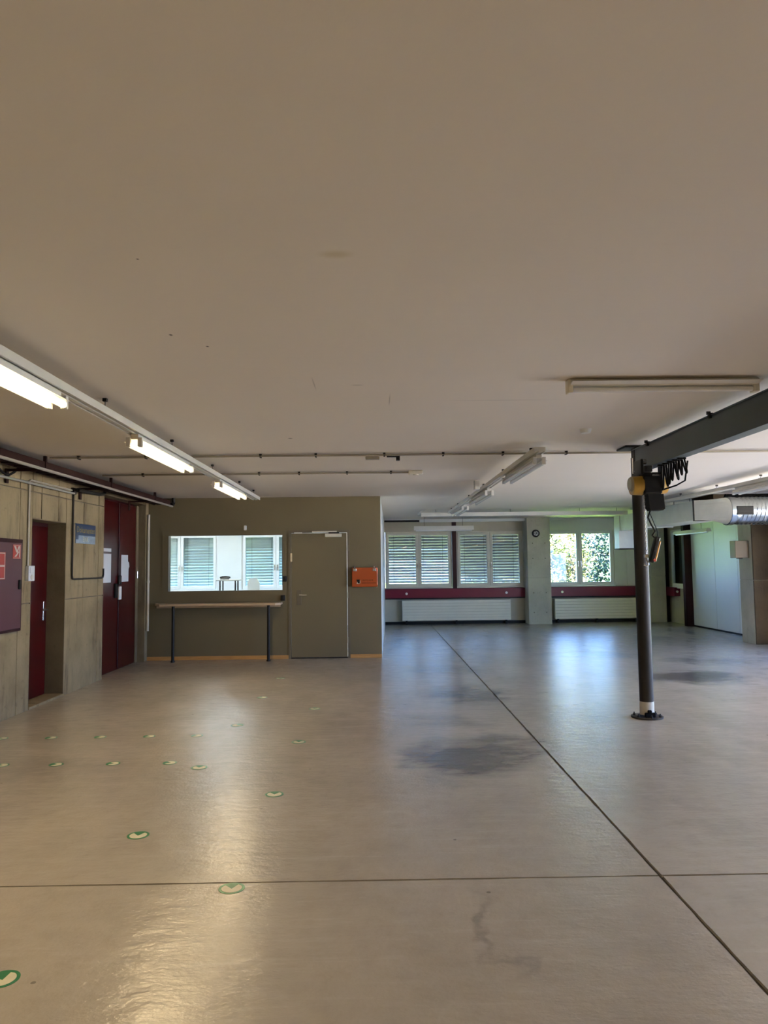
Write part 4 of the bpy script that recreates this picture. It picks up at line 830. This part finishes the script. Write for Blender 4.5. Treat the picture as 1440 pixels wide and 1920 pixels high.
for (x, q) in ((5.5, 13.6), (5.5, 15.4)): MB().cyl((x + 0.1, q, 2.59), (x + 0.1, q, CH), 0.005, seg=6).cyl((x + 0.4, q, 2.59), (x + 0.4, q, CH), 0.005, seg=6).build('hanger', 'steel', t)
t = empty('spiral_duct', (7.5, cy_, 2.15), 'shiny round spiral duct with a black grille at the right edge', 'duct')
sp_ = MB(); N = 20; x = 5.80; rings = []; xe = HX - 0.02
prof = []
while x < xe:
    r = 0.230 if x < 5.88 else 0.222
    prof.append((x, r)); prof.append((x + 0.045, r))
    if x >= 5.88: prof.append((x + 0.052, r + 0.010)); prof.append((x + 0.062, r + 0.010)); 
    x += 0.07
for k, (x, r) in enumerate(prof):
    rings.append([sp_.b.verts.new((x + 0.05 * math.sin(2 * PI * i / N) * 0.5, cy_ + r * math.cos(2 * PI * i / N), cz_ + r * math.sin(2 * PI * i / N))) for i in range(N)])
for a, b_ in zip(rings, rings[1:]):
    for i in range(N): sp_.b.faces.new((a[i], a[(i + 1) % N], b_[(i + 1) % N], b_[i]))
sp_.build('spiral_tube', 'galv', t, smooth=True)
MB().cyl((5.795, cy_, cz_), (5.87, cy_, cz_), 0.236, seg=32).build('end_collar', 'galv', t, smooth=True)
gr = MB().box(5.86, 6.13, cy_ - 0.245, cy_ - 0.19, cz_ - 0.075, cz_ + 0.065, bev=0.004).build('grille', 'black', t)
for k in range(6): MB().box(5.87, 6.12, cy_ - 0.250, cy_ - 0.244, cz_ - 0.065 + k * 0.022, cz_ - 0.057 + k * 0.022).build('louvre', 'blackrub', gr)
for x in (6.7, 8.2): MB().box(x, x + 0.03, cy_ - 0.004, cy_ + 0.004, cz_ + 0.22, CH).build('hanger', 'steel', t)
o = MB().cyl((6.02, 12.45, 2.65), (HX, 12.45, 2.65), 0.055, seg=16).build('insulated_pipe', 'blackrub', at=(6, 12.45, 2.62), smooth=True); tag(o, 'thick black insulated pipe above the spiral duct at the right edge', 'pipe')  # black pipe put in to draw the dark void over the duct
# small box on the pier
t = empty('thermostat_box', (6.93, 13.85, 1.6), 'tan sheet metal box fixed to the left side of the right concrete pier', 'box')
B(6.79, 7.049, 13.74, 13.96, 1.61, 1.935, bev=0.006).build('case', 'brownbox', t)
MB().box(6.87, 6.95, 13.80, 13.88, 1.59, 1.612, bev=0.003).build('gland', 'black', t)
MB().tube([(6.86, 13.8, 1.60), (6.84, 13.8, 1.57), (6.86, 13.8, 1.55), (6.83, 13.8, 1.53)], 0.004, 5).build('wire', 'switch', t)

# ------------------------------------------------------------------ floor stickers
def sticker(x, y, r, ang, label):
    t = empty('floor_sticker', (x, y, 0), label, 'floor sticker', 'round green floor stickers with cream arrow')
    T = Matrix.Rotation(ang, 4, 'Z')
    m = MB().cyl((0, 0, 0.0003), (0, 0, 0.0012), r, seg=32)
    m.b.normal_update(); me = m.build('disc', 'green', None)
    me.parent = t; OFF[me.name] = Vector((x, y, 0))
    k = r * 0.78
    P = [(math.cos(math.radians(u)), math.sin(math.radians(u))) for u in range(148, 393, 12)] + [(0.62, 0.72), (0.0, -0.18), (-0.62, 0.72)]
    P2 = [(T @ Vector((a * k, b_ * k, 0))) for a, b_ in P]
    q = MB().prism([(v.x, v.y) for v in P2], 0.0012, 0.0018).build('arrow', 'stickerw', None); q.parent = t
    return t
S = [(-0.715, 3.665, 'sticker lying just in front of the cross joint in the floor', 0.15), (-1.40, 4.39, 'sticker right behind the cross joint, left of the lamp reflection', 0.1),
     (-1.435, 2.91, 'nearest and largest green sticker, cut by the left edge', 0.5), (-0.71, 5.12, 'third sticker from the front in the right-hand line', 0.05), (-0.70, 6.60, 'second farthest but one sticker in the right-hand line', 0.0),
     (-1.39, 5.82, 'sticker at the right end of the front cross row, in the left-hand line', 0.1), (-0.685, 8.10, 'farthest sticker of the right-hand line', 0.0), (-1.38, 7.32, 'sticker of the left-hand line just behind the rear cross row', -0.6),
     (-1.37, 8.83, 'second farthest sticker toward the partition', 0.9), (-1.34, 10.3, 'farthest small sticker nearest the olive partition', 0.0)]
for (x, y, l, a) in S: sticker(x, y, 0.063, a, 'green round ' + l)
nm = ['first', 'second', 'third', 'fourth', 'fifth']
for i, x in enumerate((-1.66, -2.11, -2.56, -2.99)): sticker(x, 5.97, 0.055, 1.5, 'small green sticker, %s from the right in the front row across the floor' % nm[i])
for i, x in enumerate((-1.67, -2.11, -2.56, -3.01, -3.46)): sticker(x, 6.90, 0.055, 1.5, 'small green sticker, %s from the right in the rear row across the floor' % nm[i])

# ------------------------------------------------------------------ outside
o = B(-40, 60, BY + 0.3, 75, -0.6, -0.25).build('lawn', 'grass', kind='structure')
o = B(8.2, 60, -30, BY + 0.3, -0.6, -0.03).build('ground_right', 'paving', kind='structure')
o = B(-40, -8.2, -30, BY + 0.3, -0.6, -0.25).build('ground_left', 'paving', kind='structure')
def tree(x, y, h, rad, m, label, n=9500, lean=0):
    rnd = random.Random(int(x * 31 + y * 17))
    t = empty('tree', (x, y, -0.25), label, 'tree', 'trees outside the garden window')
    mb = MB(); mb.tube([(x, y, -0.3), (x + 0.1, y, h * 0.3), (x - 0.05, y + 0.1, h * 0.6), (x, y, h * 0.85)], 0.10, 8)
    for k in range(9):
        a = rnd.uniform(0, 2 * PI); z = h * rnd.uniform(0.25, 0.7); mb.tube([(x, y, z), (x + math.cos(a) * rad * 0.45, y + math.sin(a) * rad * 0.45, z + 0.35 * rad), (x + math.cos(a) * rad * 0.8, y + math.sin(a) * rad * 0.8, z + 0.5 * rad)], 0.03, 5)
    mb.build('trunk', 'bark', t)
    vs, fs = [], []; clumps = [(rnd.gauss(0, 0.42), rnd.gauss(0, 0.42), rnd.uniform(-0.9, 0.95)) for _ in range(46)]
    for k in range(n):
        c = clumps[rnd.randrange(46)]; s_ = 0.22
        px = x + (c[0] + rnd.gauss(0, s_)) * rad; py = y + (c[1] + rnd.gauss(0, s_)) * rad; pz = max(-0.2, h * 0.5 + (c[2] + rnd.gauss(0, s_ * 0.6)) * h * 0.5)
        u = Vector((rnd.gauss(0, 1), rnd.gauss(0, 1), rnd.gauss(0, 0.6))).normalized(); v = u.orthogonal().normalized(); L = rnd.uniform(0.05, 0.10)
        P = Vector((px, py, pz)) - Vector((x, y, -0.25)); i = len(vs)
        vs += [P - u * L, P + v * L * 0.5, P + u * L, P - v * L * 0.5]; fs.append((i, i + 1, i + 2, i + 3))
    me = bpy.data.meshes.new('foliage'); me.from_pydata([tuple(v) for v in vs], [], fs); me.materials.append(M[m])
    fo = bpy.data.objects.new('foliage', me); C.objects.link(fo); fo.parent = t; fo['kind'] = 'stuff'
    return t
tree(5.9, 26.6, 3.2, 1.15, 'leaf1', 'yellow green tree outside the left pane of the garden window')
tree(8.9, 26.9, 3.1, 1.15, 'leaf2', 'blue green tree outside the right pane of the garden window')
tree(7.3, 29.8, 3.5, 1.2, 'leaf3', 'golden autumn tree between the two nearest trees outside')
tree(10.9, 30.0, 3.5, 1.2, 'leaf1', 'pale green tree behind the blue green tree outside')
tree(8.7, 33.3, 3.9, 1.4, 'leaf1', 'light green tree in the third row of the garden')
tree(5.4, 33.0, 3.8, 1.4, 'leaf2', 'dark green tree behind the left window frame outside')
tree(12.0, 33.8, 3.9, 1.4, 'leaf3', 'yellowing tree behind the right window frame outside')
tree(10.6, 38.2, 4.5, 1.5, 'leaf2', 'distant green tree at the back of the garden, right of centre', 9500)
tree(6.3, 38.5, 4.5, 1.5, 'leaf2', 'distant green tree at the back of the garden, left of centre', 9500)
